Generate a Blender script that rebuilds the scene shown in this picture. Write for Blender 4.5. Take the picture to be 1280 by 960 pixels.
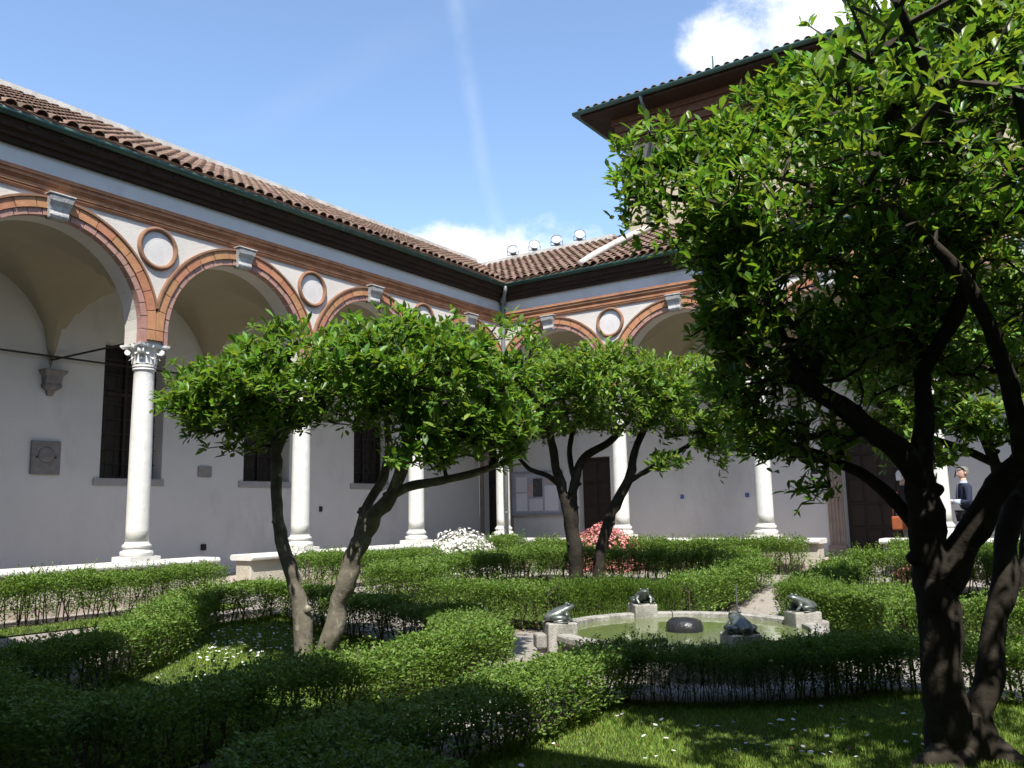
import bpy, bmesh, math, random
import numpy as np
from mathutils import Vector, Matrix, Quaternion, noise as mnoise

for o in list(bpy.data.objects):
    bpy.data.objects.remove(o)
SC = bpy.context.scene
COL = SC.collection
rnd = random.Random(7)
R = math.radians

# ------------------------------------------------------------------ camera
CAM = Vector((12.155, -17.291, 1.62))
YAW, PITCH, ROLL, FPX = 0.5999, 0.1461, 0.0202, 1081.53
_fw = Vector((-math.sin(YAW), math.cos(YAW), 0)); _rt = Vector((math.cos(YAW), math.sin(YAW), 0)); _up = Vector((0, 0, 1))
_F = _fw * math.cos(PITCH) + _up * math.sin(PITCH)
_U = _up * math.cos(PITCH) - _fw * math.sin(PITCH)
_X = _rt * math.cos(ROLL) - _U * math.sin(ROLL)
_Y = _rt * math.sin(ROLL) + _U * math.cos(ROLL)
cd = bpy.data.cameras.new('camera'); cam = bpy.data.objects.new('camera', cd); COL.objects.link(cam)
cd.sensor_width = 36.0; cd.lens = FPX / 1280 * 36.0; cd.clip_start = 0.05; cd.clip_end = 2000
m = Matrix((_X, _Y, -_F)).transposed().to_4x4(); m.translation = CAM
cam.matrix_world = m
SC.camera = cam

def ray(px, py):
    return _X * ((px - 640) / FPX) + _Y * ((480 - py) / FPX) + _F

# ------------------------------------------------------------------ light
SUN_AZ, SUN_EL = R(40), R(55)          # azimuth counted from -y (south side) towards +x
SUN_DIR = Vector((math.sin(SUN_AZ) * math.cos(SUN_EL), -math.cos(SUN_AZ) * math.cos(SUN_EL), math.sin(SUN_EL)))
sl = bpy.data.lights.new('sun', 'SUN'); sl.energy = 4.0; sl.angle = R(0.53); sl.color = (1.0, 0.95, 0.86)
so = bpy.data.objects.new('sun', sl); COL.objects.link(so)
so.rotation_euler = SUN_DIR.to_track_quat('Z', 'Y').to_euler(); so.location = (20, -26, 30)

world = bpy.data.worlds.new('World'); SC.world = world; world.use_nodes = True
wn = world.node_tree; wn.nodes.clear()
def wnode(t, **k):
    n = wn.nodes.new(t)
    for a, b in k.items(): setattr(n, a, b)
    return n
def wmath(op, a, b=None, clamp=False):
    n = wnode('ShaderNodeMath', operation=op, use_clamp=clamp)
    for i, v in enumerate((a, b)):
        if v is None: continue
        if hasattr(v, 'links'): wn.links.new(v, n.inputs[i])
        else: n.inputs[i].default_value = v
    return n.outputs[0]
def wdot(vec, d):
    n = wnode('ShaderNodeVectorMath', operation='DOT_PRODUCT'); wn.links.new(vec, n.inputs[0]); n.inputs[1].default_value = d
    return n.outputs['Value']
def wmap(v, a, b, c=0.0, d=1.0):
    n = wnode('ShaderNodeMapRange', interpolation_type='SMOOTHSTEP'); wn.links.new(v, n.inputs[0])
    n.inputs[1].default_value = a; n.inputs[2].default_value = b; n.inputs[3].default_value = c; n.inputs[4].default_value = d
    return n.outputs[0]
sky = wnode('ShaderNodeTexSky', sky_type='NISHITA', sun_disc=False)
sky.sun_elevation = SUN_EL; sky.sun_rotation = math.atan2(SUN_DIR.x, SUN_DIR.y); sky.altitude = 120
sky.air_density = 1.0; sky.dust_density = 0.6; sky.ozone_density = 2.2
tc = wnode('ShaderNodeTexCoord'); D = tc.outputs['Generated']
def wnoise(scale, detail, stretch=(1, 1, 1), rough=0.55, loc=(0, 0, 0)):
    mp = wnode('ShaderNodeMapping'); mp.inputs['Scale'].default_value = stretch; mp.inputs['Location'].default_value = loc
    wn.links.new(D, mp.inputs[0])
    n = wnode('ShaderNodeTexNoise'); n.inputs['Scale'].default_value = scale; n.inputs['Detail'].default_value = detail
    n.inputs['Roughness'].default_value = rough; wn.links.new(mp.outputs[0], n.inputs[0])
    return n.outputs[0]
fine = wnoise(11, 10, (1, 1, 1.5), 0.66)
big = wnoise(2.3, 3, (1, 1, 2.2), 0.5, (3.1, 0.4, 1.2))
# scattered fair-weather cumulus: a low bank round the horizon, and single clouds higher up
sep = wnode('ShaderNodeSeparateXYZ'); wn.links.new(D, sep.inputs[0])
low = wmap(sep.outputs[2], 0.22, 0.42, 0.13, 0.0)
cum = wmath('ADD', wmath('ADD', wmath('MULTIPLY', fine, 0.55), wmath('MULTIPLY', big, 0.55)), low)
def blob(px, py, half_deg, amt):
    d = ray(px, py).normalized()
    return wmap(wdot(D, d), math.cos(R(half_deg)), 1.0, 0.0, amt)
for px, py, hd, am in ((585, 375, 6.0, 0.25), (700, 350, 6, 0.18), (1010, -5, 9.0, 0.30), (885, 66, 3.2, 0.20), (1240, -60, 14, 0.30)):
    cum = wmath('ADD', cum, blob(px, py, hd, am))
cmask = wmap(cum, 0.70, 0.90, 0.0, 0.93)
# aircraft trail: a narrow band along a great circle, broken up
def trail(p0, p1, w, amt):
    a, b = ray(*p0).normalized(), ray(*p1).normalized(); nrm = a.cross(b).normalized(); mid = (a + b).normalized()
    wob = wmath('MULTIPLY', wmath('SUBTRACT', big, 0.5), 0.05)
    band = wmap(wmath('ABSOLUTE', wmath('ADD', wdot(D, nrm), wob)), 0.0, w, amt, 0.0)
    br = wmap(fine, 0.3, 0.62, 0.25, 1.0)
    reach = wmap(wdot(D, mid), math.cos(R(24)), math.cos(R(12)), 0.0, 1.0)
    return wmath('MULTIPLY', wmath('MULTIPLY', band, br), reach)
tr = wmath('ADD', trail((556, -40), (626, 300), 0.014, 0.095), trail((520, 40), (700, -60), 0.03, 0.03))
cmask = wmath('MAXIMUM', cmask, tr)
mix = wnode('ShaderNodeMix', data_type='RGBA'); wn.links.new(cmask, mix.inputs[0])
wn.links.new(sky.outputs[0], mix.inputs[6]); mix.inputs[7].default_value = (4.6, 4.75, 5.0, 1)
bg = wnode('ShaderNodeBackground'); bg.inputs[1].default_value = 0.13
wn.links.new(mix.outputs[2], bg.inputs[0])
wo = wnode('ShaderNodeOutputWorld'); wn.links.new(bg.outputs[0], wo.inputs[0])

SC.view_settings.view_transform = 'Standard'; SC.view_settings.look = 'None'
SC.view_settings.exposure = 1.1; SC.view_settings.gamma = 1.0; SC.view_settings.use_curve_mapping = False
SC.cycles.use_denoising = True
SC.cycles.max_bounces = 8; SC.cycles.diffuse_bounces = 5; SC.cycles.transparent_max_bounces = 8
SC.cycles.sample_clamp_indirect = 6.0

# ------------------------------------------------------------------ materials
MATS = {}
def mat(name, base, rough=0.8, spread=None, nscale=4.0, bump=0.0, bscale=40.0, spec=0.3, metallic=0.0,
        island=0.0, objrand=0.0, transl=0.0, tcol=None, stain=None, hue=0.0, coords='Object'):
    """noise-mottled principled material; stain = (colour, scale, low, high)"""
    if name in MATS: return MATS[name]
    M = bpy.data.materials.new(name); M.use_nodes = True; nt = M.node_tree; N = nt.nodes; L = nt.links
    P = N['Principled BSDF']; out = N['Material Output']
    P.inputs['Roughness'].default_value = rough; P.inputs['Metallic'].default_value = metallic
    P.inputs['Specular IOR Level'].default_value = spec
    T = N.new('ShaderNodeTexCoord')
    n1 = N.new('ShaderNodeTexNoise'); n1.inputs['Scale'].default_value = nscale; n1.inputs['Detail'].default_value = 6
    n1.inputs['Roughness'].default_value = 0.62
    L.new(T.outputs[coords], n1.inputs[0])
    cr = N.new('ShaderNodeMix'); cr.data_type = 'RGBA'
    sp = spread if spread is not None else tuple(c * 0.72 for c in base)
    mr = N.new('ShaderNodeMapRange'); mr.inputs[1].default_value = 0.3; mr.inputs[2].default_value = 0.7
    L.new(n1.outputs[0], mr.inputs[0]); L.new(mr.outputs[0], cr.inputs[0])
    cr.inputs[6].default_value = (*sp, 1); cr.inputs[7].default_value = (*base, 1)
    col = cr.outputs[2]
    if stain:
        sc_, ss, lo, hi = stain
        n3 = N.new('ShaderNodeTexNoise'); n3.inputs['Scale'].default_value = ss; n3.inputs['Detail'].default_value = 8
        n3.inputs['Roughness'].default_value = 0.7
        mp = N.new('ShaderNodeMapping'); mp.inputs['Scale'].default_value = (1, 1, 0.45); mp.inputs['Location'].default_value = (5, 9, 2)
        L.new(T.outputs[coords], mp.inputs[0]); L.new(mp.outputs[0], n3.inputs[0])
        m3 = N.new('ShaderNodeMapRange'); m3.inputs[1].default_value = lo; m3.inputs[2].default_value = hi
        L.new(n3.outputs[0], m3.inputs[0])
        c3 = N.new('ShaderNodeMix'); c3.data_type = 'RGBA'; L.new(m3.outputs[0], c3.inputs[0]); L.new(col, c3.inputs[6])
        c3.inputs[7].default_value = (*sc_, 1); col = c3.outputs[2]
    src = None
    if island: src = ('ShaderNodeNewGeometry', 'Random Per Island', island)
    if objrand: src = ('ShaderNodeObjectInfo', 'Random', objrand)
    if src:
        g = N.new(src[0]); h = N.new('ShaderNodeHueSaturation')
        v = N.new('ShaderNodeMapRange'); v.inputs[3].default_value = 1 - src[2]; v.inputs[4].default_value = 1 + src[2]
        L.new(g.outputs[src[1]], v.inputs[0]); L.new(v.outputs[0], h.inputs['Value']); L.new(col, h.inputs['Color'])
        if hue:
            w = N.new('ShaderNodeMath'); w.operation = 'MULTIPLY'; w.inputs[1].default_value = 7.13
            f = N.new('ShaderNodeMath'); f.operation = 'FRACT'; L.new(g.outputs[src[1]], w.inputs[0]); L.new(w.outputs[0], f.inputs[0])
            hv = N.new('ShaderNodeMapRange'); hv.inputs[3].default_value = 0.5 - hue; hv.inputs[4].default_value = 0.5 + hue
            L.new(f.outputs[0], hv.inputs[0]); L.new(hv.outputs[0], h.inputs['Hue'])
        col = h.outputs[0]
    L.new(col, P.inputs['Base Color'])
    if bump:
        n2 = N.new('ShaderNodeTexNoise'); n2.inputs['Scale'].default_value = bscale; n2.inputs['Detail'].default_value = 5
        L.new(T.outputs[coords], n2.inputs[0])
        b = N.new('ShaderNodeBump'); b.inputs['Strength'].default_value = bump; b.inputs['Distance'].default_value = 0.02
        L.new(n2.outputs[0], b.inputs['Height']); L.new(b.outputs[0], P.inputs['Normal'])
    if transl:
        tb = N.new('ShaderNodeBsdfTranslucent'); ms = N.new('ShaderNodeMixShader'); ms.inputs[0].default_value = transl
        if tcol:
            mm = N.new('ShaderNodeMix'); mm.data_type = 'RGBA'; mm.blend_type = 'MULTIPLY'; mm.inputs[0].default_value = 1
            L.new(col, mm.inputs[6]); mm.inputs[7].default_value = (*tcol, 1); L.new(mm.outputs[2], tb.inputs[0])
        else: L.new(col, tb.inputs[0])
        L.new(P.outputs[0], ms.inputs[1]); L.new(tb.outputs[0], ms.inputs[2]); L.new(ms.outputs[0], out.inputs[0])
    MATS[name] = M
    return M

plaster = mat('white_plaster', (0.65, 0.64, 0.615), 0.9, (0.57, 0.56, 0.54), 0.8, 0.3, 40, 0.1, stain=((0.45, 0.435, 0.405), 0.7, 0.52, 0.78))
facade_pl = mat('court_plaster', (0.60, 0.57, 0.525), 0.9, (0.50, 0.475, 0.435), 1.6, 0.35, 45, 0.1, stain=((0.36, 0.335, 0.30), 1.3, 0.58, 0.82))
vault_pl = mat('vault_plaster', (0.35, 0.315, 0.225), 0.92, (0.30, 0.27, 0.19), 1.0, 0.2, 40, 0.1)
sill_m = mat('sill_stone', (0.36, 0.355, 0.345), 0.85, (0.28, 0.275, 0.27), 6, 0.3, 40, 0.15)
disc_pl = mat('roundel_plaster', (0.62, 0.60, 0.58), 0.9, (0.52, 0.50, 0.49), 5, 0.4, 60, 0.1)
terra = mat('terracotta', (0.45, 0.225, 0.125), 0.85, (0.345, 0.165, 0.09), 9, 0.4, 70, 0.15, objrand=0.08, hue=0.012)
terra_pink = mat('pink_terracotta', (0.41, 0.245, 0.20), 0.85, (0.32, 0.185, 0.155), 9, 0.4, 70, 0.15, objrand=0.08, hue=0.01)
terra_edge = mat('terracotta_moulding', (0.29, 0.155, 0.095), 0.85, (0.18, 0.105, 0.07), 7, 0.4, 60, 0.15)
mortar = mat('mortar', (0.52, 0.47, 0.40), 0.95, (0.42, 0.38, 0.33), 14, 0.4, 80, 0.1)
marble = mat('white_marble', (0.68, 0.67, 0.645), 0.55, (0.58, 0.57, 0.545), 5, 0.2, 30, 0.3, stain=((0.36, 0.35, 0.32), 2.6, 0.54, 0.76))
marble_old = mat('weathered_marble', (0.52, 0.51, 0.49), 0.7, (0.30, 0.30, 0.295), 7, 0.5, 40, 0.25, stain=((0.10, 0.10, 0.10), 4, 0.42, 0.60))
stone_grey = mat('grey_stone', (0.30, 0.285, 0.265), 0.85, (0.2, 0.195, 0.185), 8, 0.5, 50, 0.2, stain=((0.2, 0.2, 0.19), 4, 0.58, 0.75))
stone_lt = mat('pale_granite', (0.40, 0.385, 0.355), 0.85, (0.24, 0.235, 0.215), 16, 0.6, 70, 0.2, stain=((0.13, 0.135, 0.11), 5, 0.48, 0.66))
corbel_m = mat('corbel_stone', (0.26, 0.245, 0.23), 0.9, (0.17, 0.16, 0.155), 10, 0.6, 50, 0.1)
parapet_m = mat('parapet_render', (0.50, 0.46, 0.39), 0.95, (0.38, 0.35, 0.295), 3, 0.6, 35, 0.1, stain=((0.33, 0.30, 0.25), 2.2, 0.56, 0.76))
pave = mat('gallery_paving', (0.42, 0.35, 0.31), 0.8, (0.33, 0.28, 0.25), 3, 0.2, 30, 0.25)
wood_dk = mat('dark_timber', (0.045, 0.028, 0.02), 0.8, (0.025, 0.016, 0.012), 6, 0.3, 40, 0.2)
door_m = mat('brown_door', (0.034, 0.021, 0.015), 0.6, (0.02, 0.013, 0.01), 5, 0.2, 40, 0.3)
gutter_m = mat('green_copper', (0.035, 0.10, 0.082), 0.45, (0.02, 0.06, 0.05), 6, 0.1, 20, 0.5, stain=((0.02, 0.03, 0.03), 2, 0.55, 0.75))
lead_m = mat('grey_lead', (0.20, 0.215, 0.22), 0.5, (0.13, 0.14, 0.145), 6, 0.1, 20, 0.5)
iron_m = mat('black_iron', (0.02, 0.018, 0.016), 0.6, None, 6, 0.1, 20, 0.4)
glass_m = mat('dark_window_glass', (0.012, 0.011, 0.010), 0.25, (0.02, 0.014, 0.01), 3, 0, 1, 0.35)
lead_bar = mat('window_bars', (0.03, 0.024, 0.02), 0.6)
tile_m = mat('roof_tile', (0.27, 0.175, 0.13), 0.85, (0.135, 0.09, 0.07), 5, 0.4, 60, 0.15, objrand=0.28, hue=0.015, stain=((0.085, 0.07, 0.06), 6, 0.50, 0.68))
tile_far = mat('roof_tile_far', (0.27, 0.175, 0.13), 0.85, (0.135, 0.09, 0.07), 5, 0.4, 60, 0.15, island=0.28, hue=0.015, stain=((0.085, 0.07, 0.06), 6, 0.50, 0.68))
tile_bed = mat('tile_bed', (0.14, 0.085, 0.06), 0.95, (0.08, 0.05, 0.035), 5)
coping_w = mat('lime_coping', (0.56, 0.53, 0.49), 0.9, (0.38, 0.36, 0.325), 3, 0.5, 50, 0.1, stain=((0.22, 0.21, 0.19), 2.5, 0.52, 0.72))
ochre_pl = mat('ochre_plaster', (0.44, 0.37, 0.265), 0.92, (0.38, 0.32, 0.23), 1.2, 0.3, 40, 0.1, stain=((0.40, 0.34, 0.26), 1.0, 0.56, 0.8))
brick_m = mat('brown_brick', (0.125, 0.07, 0.05), 0.9, (0.075, 0.043, 0.032), 14, 0.5, 50, 0.1, objrand=0.2)
gravel_m = mat('gravel', (0.36, 0.33, 0.295), 0.95, (0.20, 0.18, 0.165), 38, 0.9, 70, 0.15, stain=((0.32, 0.29, 0.25), 1.2, 0.5, 0.75))
lawn_m = mat('lawn_soil', (0.05, 0.075, 0.02), 0.95, (0.03, 0.04, 0.015), 12, 0.6, 60, 0.1)
earth_m = mat('far_ground', (0.16, 0.15, 0.13), 0.95)
bark = mat('magnolia_bark', (0.20, 0.18, 0.145), 0.9, (0.085, 0.075, 0.06), 7, 0.5, 16, 0.15, stain=((0.33, 0.33, 0.26), 9, 0.55, 0.70))
bark_shaded = mat('shaded_magnolia_bark', (0.046, 0.039, 0.031), 0.9, (0.02, 0.017, 0.014), 7, 0.55, 15, 0.15, stain=((0.095, 0.09, 0.068), 5, 0.58, 0.72))  # same magnolia bark, with the deep shade under the crowns put into its colour
twig_m = mat('twig_bark', (0.065, 0.055, 0.042), 0.9, (0.04, 0.034, 0.027), 20)
leafA = mat('magnolia_leaf', (0.150, 0.262, 0.050), 0.42, (0.108, 0.205, 0.036), 1.1, spec=0.42, island=0.42, hue=0.032, transl=0.45, tcol=(1.5, 1.4, 0.5))
leafB = mat('magnolia_leaf_light', (0.172, 0.275, 0.060), 0.42, (0.125, 0.215, 0.042), 1.1, spec=0.42, island=0.42, hue=0.032, transl=0.45, tcol=(1.5, 1.4, 0.5))
leafC = mat('magnolia_leaf_deep', (0.158, 0.270, 0.053), 0.38, (0.112, 0.210, 0.038), 1.1, spec=0.45, island=0.44, hue=0.034, transl=0.45, tcol=(1.5, 1.4, 0.5))
hedge_leaf = mat('privet_leaf', (0.150, 0.240, 0.045), 0.5, (0.095, 0.170, 0.028), 2.0, spec=0.35, island=0.4, hue=0.02, transl=0.32, tcol=(1.3, 1.3, 0.5))
hedge_stem = mat('privet_stem', (0.11, 0.09, 0.065), 0.9)
grass_m = mat('grass_blade', (0.215, 0.305, 0.058), 0.6, (0.13, 0.21, 0.034), 1.6, spec=0.2, island=0.42, hue=0.035, transl=0.35, tcol=(1.3, 1.3, 0.5), stain=((0.20, 0.17, 0.07), 2.4, 0.60, 0.78))
daisy_m = mat('daisy_petal', (0.82, 0.82, 0.80), 0.7, None, 4, transl=0.2)
azw = mat('white_azalea_petal', (0.84, 0.83, 0.79), 0.6, (0.76, 0.75, 0.70), 6, island=0.08, transl=0.25)
azp = mat('pink_azalea_petal', (0.72, 0.32, 0.31), 0.6, (0.64, 0.24, 0.24), 6, island=0.25, hue=0.015, transl=0.3)
bronze = mat('green_bronze', (0.22, 0.25, 0.235), 0.40, (0.035, 0.045, 0.04), 9, 0.2, 30, 0.5, metallic=0.55)
dark_rock = mat('wet_dark_stone', (0.02, 0.021, 0.023), 0.35, (0.02, 0.02, 0.022), 7, 0.6, 22, 0.5)
paper_m = mat('paper_sheet', (0.70, 0.70, 0.72), 0.8, (0.66, 0.66, 0.69), 3, objrand=0.1)
photo_m = mat('dark_photo_print', (0.12, 0.12, 0.11), 0.5, (0.05, 0.05, 0.05), 8)
pinkp_m = mat('pinkish_paper', (0.60, 0.45, 0.42), 0.8)
alu_m = mat('grey_metal_frame', (0.36, 0.38, 0.40), 0.5)
board_m = mat('board_back', (0.46, 0.49, 0.55), 0.7)
blue_m = mat('blue_plate', (0.10, 0.14, 0.35), 0.5)
lamp_m = mat('lamp_metal', (0.22, 0.225, 0.23), 0.35, None, 6, metallic=0.6)
lens_m = mat('lamp_glass', (0.40, 0.41, 0.42), 0.15, None, 6, spec=0.6)

# brick cornice band: fired clay courses with fine joints
def band_material():
    M = bpy.data.materials.new('brick_band'); M.use_nodes = True; N = M.node_tree.nodes; L = M.node_tree.links; P = N['Principled BSDF']
    P.inputs['Roughness'].default_value = 0.88; P.inputs['Specular IOR Level'].default_value = 0.12
    T = N.new('ShaderNodeTexCoord'); S = N.new('ShaderNodeSeparateXYZ'); C = N.new('ShaderNodeCombineXYZ')
    L.new(T.outputs['Object'], S.inputs[0]); L.new(S.outputs[0], C.inputs[0]); L.new(S.outputs[2], C.inputs[1])
    b = N.new('ShaderNodeTexBrick'); L.new(C.outputs[0], b.inputs[0]); b.inputs['Scale'].default_value = 1
    b.inputs['Brick Width'].default_value = 0.27; b.inputs['Row Height'].default_value = 0.055; b.inputs['Mortar Size'].default_value = 0.004
    b.inputs['Color1'].default_value = (0.42, 0.19, 0.095, 1); b.inputs['Color2'].default_value = (0.31, 0.135, 0.07, 1)
    b.inputs['Mortar'].default_value = (0.36, 0.26, 0.19, 1); b.inputs['Bias'].default_value = -0.1
    n = N.new('ShaderNodeTexNoise'); n.inputs['Scale'].default_value = 5; n.inputs['Detail'].default_value = 7; L.new(T.outputs['Object'], n.inputs[0])
    mr = N.new('ShaderNodeMapRange'); mr.inputs[1].default_value = 0.45; mr.inputs[2].default_value = 0.75; mr.inputs[4].default_value = 0.6; L.new(n.outputs[0], mr.inputs[0])
    mx = N.new('ShaderNodeMix'); mx.data_type = 'RGBA'; L.new(mr.outputs[0], mx.inputs[0]); L.new(b.outputs[0], mx.inputs[6]); mx.inputs[7].default_value = (0.17, 0.09, 0.06, 1)
    L.new(mx.outputs[2], P.inputs['Base Color'])
    bp = N.new('ShaderNodeBump'); bp.inputs['Strength'].default_value = 0.4; bp.inputs['Distance'].default_value = 0.01; L.new(n.outputs[0], bp.inputs['Height']); L.new(bp.outputs[0], P.inputs['Normal'])
    return M
band_m = band_material()
def water_material():
    M = bpy.data.materials.new('pond_water'); M.use_nodes = True; N = M.node_tree.nodes; L = M.node_tree.links; P = N['Principled BSDF']
    P.inputs['Base Color'].default_value = (0.115, 0.145, 0.055, 1); P.inputs['Roughness'].default_value = 0.04; P.inputs['IOR'].default_value = 1.33
    P.inputs['Specular IOR Level'].default_value = 0.6
    T = N.new('ShaderNodeTexCoord'); n = N.new('ShaderNodeTexNoise'); n.inputs['Scale'].default_value = 7; n.inputs['Detail'].default_value = 3
    L.new(T.outputs['Object'], n.inputs[0]); b = N.new('ShaderNodeBump'); b.inputs['Strength'].default_value = 0.10; b.inputs['Distance'].default_value = 0.02
    L.new(n.outputs[0], b.inputs['Height']); L.new(b.outputs[0], P.inputs['Normal'])
    return M
water_m = water_material()

# ------------------------------------------------------------------ mesh helpers
class MB:
    def __init__(s): s.v = []; s.f = []
    def add(s, vs, fs):
        b = len(s.v); s.v += [tuple(p) for p in vs]; s.f += [tuple(b + i for i in f) for f in fs]; return s
    def box(s, x0, x1, y0, y1, z0, z1):
        return s.add([(x0,y0,z0),(x1,y0,z0),(x1,y1,z0),(x0,y1,z0),(x0,y0,z1),(x1,y0,z1),(x1,y1,z1),(x0,y1,z1)],
                     [(0,3,2,1),(4,5,6,7),(0,1,5,4),(1,2,6,5),(2,3,7,6),(3,0,4,7)])
    def lathe(s, prof, n=24, c=(0, 0, 0), cap=True):
        vs = []; fs = []
        for r, z in prof:
            for k in range(n):
                a = 2 * math.pi * k / n; vs.append((c[0] + r * math.cos(a), c[1] + r * math.sin(a), c[2] + z))
        for i in range(len(prof) - 1):
            for k in range(n):
                k2 = (k + 1) % n; fs.append((i*n+k, i*n+k2, (i+1)*n+k2, (i+1)*n+k))
        if cap:
            fs.append(tuple(range(n - 1, -1, -1))); fs.append(tuple((len(prof)-1)*n + k for k in range(n)))
        return s.add(vs, fs)
    def extrude(s, prof, s0, s1, closed=True):
        """profile [(o, z)] extruded along local x from s0 to s1"""
        n = len(prof); vs = [(s0, o, z) for o, z in prof] + [(s1, o, z) for o, z in prof]
        rng = n if closed else n - 1
        fs = [(i, (i+1) % n, n + (i+1) % n, n + i) for i in range(rng)]
        if closed: fs += [tuple(range(n - 1, -1, -1)), tuple(range(n, 2 * n))]
        return s.add(vs, fs)
    def tube(s, pts, rad, n=6, cap=True, jitter=0.0, seed=0):
        pts = [Vector(p) for p in pts]; r_ = random.Random(seed)
        if not hasattr(rad, '__len__'): rad = [rad] * len(pts)
        vs = []; fs = []; t0 = (pts[1] - pts[0]).normalized()
        ref = Vector((0, 0, 1)) if abs(t0.z) < 0.9 else Vector((1, 0, 0))
        u = t0.cross(ref).normalized()
        for i, p in enumerate(pts):
            t = (pts[min(i+1, len(pts)-1)] - pts[max(i-1, 0)])
            if t.length < 1e-9: t = t0
            t = t.normalized(); u = (u - t * u.dot(t)).normalized(); w = t.cross(u)
            for k in range(n):
                a = 2 * math.pi * k / n; rr = rad[i] * (1 + (r_.uniform(-jitter, jitter) if jitter else 0))
                vs.append(p + (u * math.cos(a) + w * math.sin(a)) * rr)
        for i in range(len(pts) - 1):
            for k in range(n): k2 = (k+1) % n; fs.append((i*n+k, i*n+k2, (i+1)*n+k2, (i+1)*n+k))
        if cap: fs.append(tuple(range(n-1, -1, -1))); fs.append(tuple((len(pts)-1)*n+k for k in range(n)))
        return s.add(vs, fs)
    def mesh(s, name, material, smooth=False):
        me = bpy.data.meshes.new(name); me.from_pydata(s.v, [], s.f); me.update()
        bm = bmesh.new(); bm.from_mesh(me); bmesh.ops.recalc_face_normals(bm, faces=bm.faces); bm.to_mesh(me); bm.free()
        if material: me.materials.append(material)
        if smooth: me.shade_smooth()
        return me
    def build(s, name, material, parent=None, smooth=False, loc=None, rotz=0.0):
        return link(name, s.mesh(name, material, smooth), parent, loc, rotz)
def link(name, me, parent=None, loc=None, rotz=0.0):
    o = bpy.data.objects.new(name, me); COL.objects.link(o)
    if parent: o.parent = parent
    if loc is not None: o.location = loc
    if rotz: o.rotation_euler[2] = rotz
    return o
def tag(o, label=None, cat=None, group=None, kind=None):
    if label: o['label'] = label
    if cat: o['category'] = cat
    if group: o['group'] = group
    if kind: o['kind'] = kind
    return o
def thing(name, label, cat, loc=(0, 0, 0), rotz=0.0, group=None):
    o = bpy.data.objects.new(name, None); COL.objects.link(o); o.location = loc; o.rotation_euler[2] = rotz; o.empty_display_size = 0.2
    return tag(o, label, cat, group)
def bevel(o, w=0.01, seg=2):
    md = o.modifiers.new('bevel', 'BEVEL'); md.width = w; md.segments = seg; md.limit_method = 'ANGLE'; md.angle_limit = R(40)
    return o
def npmesh(name, V, Fs, material, smooth=False):
    """V (n,3), Fs (m,k) same-size polygons"""
    me = bpy.data.meshes.new(name); V = np.asarray(V, np.float32); Fs = np.asarray(Fs, np.int32)
    me.vertices.add(len(V)); me.vertices.foreach_set('co', V.ravel())
    k = Fs.shape[1]; me.loops.add(Fs.size); me.loops.foreach_set('vertex_index', Fs.ravel())
    me.polygons.add(len(Fs)); me.polygons.foreach_set('loop_start', np.arange(0, Fs.size, k, dtype=np.int32))
    me.polygons.foreach_set('loop_total', np.full(len(Fs), k, np.int32))
    me.update(calc_edges=True); me.validate()
    me.materials.append(material)
    if smooth: me.shade_smooth()
    return me
def ground_z(x, y):
    d = min(x, -y); t = min(1, max(0, (d - 1.2) / 3.8)); t = t * t * (3 - 2 * t)
    return 0.35 - 0.35 * t
def at(px, py, depth):
    return CAM + ray(px, py) * depth

# levels measured from the photograph (metres; lawn round the fountain = 0)
BAY = 3.2; FLOOR = 0.50; PAR = 0.99; CAPB = 3.92; CAPT = 4.28; SPR = 4.49; RI = 1.38; RO = 1.65
BB, BT, SOF, GUT = 6.155, 6.424, 6.72, 7.02; TW = 0.214; GD = 2.80; EAVE = 0.58; RIDGE = 8.93
GUTY = 0.64

# ------------------------------------------------------------------ setting: ground
def grid_sheet(name, x0, x1, y0, y1, step, zoff, material, inside=None):
    nx = int(round((x1 - x0) / step)); ny = int(round((y1 - y0) / step)); V = []; Fc = []; idx = {}
    def vid(i, j):
        if (i, j) not in idx:
            x = x0 + (x1 - x0) * i / nx; y = y0 + (y1 - y0) * j / ny
            idx[i, j] = len(V); V.append((x, y, ground_z(x, y) + zoff + 0.012 * mnoise.noise((x * 1.3, y * 1.3, 0))))
        return idx[i, j]
    for i in range(nx):
        for j in range(ny):
            xc = x0 + (x1 - x0) * (i + .5) / nx; yc = y0 + (y1 - y0) * (j + .5) / ny
            if inside is None or inside(xc, yc): Fc.append((vid(i, j), vid(i+1, j), vid(i+1, j+1), vid(i, j+1)))
    return npmesh(name, V, Fc, material, True)
g = MB().add([(-300, -300, -0.4), (300, -300, -0.4), (300, 300, -0.4), (-300, 300, -0.4)], [(0, 1, 2, 3)]).build('ground', earth_m); tag(g, kind='structure')
tag(link('gravel_court', grid_sheet('gravel_court', -0.1, 16.1, -16.6, 0.1, 0.25, 0, gravel_m)), kind='structure')
FC = (8.0, -8.0)
UI = {(1, 1): .6, (1, -1): .5}
SWC = [(1.0, 5.5), (2.3, 5.5), (3.4, 4.6), (4.8, 3.8), (6.2, 3.4)]
def swmax(v):
    return float(np.interp(v, [a for a, b in SWC], [b for a, b in SWC]))
def in_quad(x, y, sx, sy, inset=0.0):
    u = (x - FC[0]) * sx; v = (y - FC[1]) * sy
    vmax = 5.5 if sy > 0 else 6.2
    if sx < 0 and sy < 0 and u > swmax(v) - inset: return False
    return UI.get((sx, sy), 1.0) + inset < u < 5.5 - inset and 1.0 + inset < v < vmax - inset and math.hypot(u, v) > 2.5 + inset
QUADS = {'north-west': (-1, 1), 'north-east': (1, 1), 'south-west': (-1, -1), 'south-east': (1, -1)}
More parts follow.
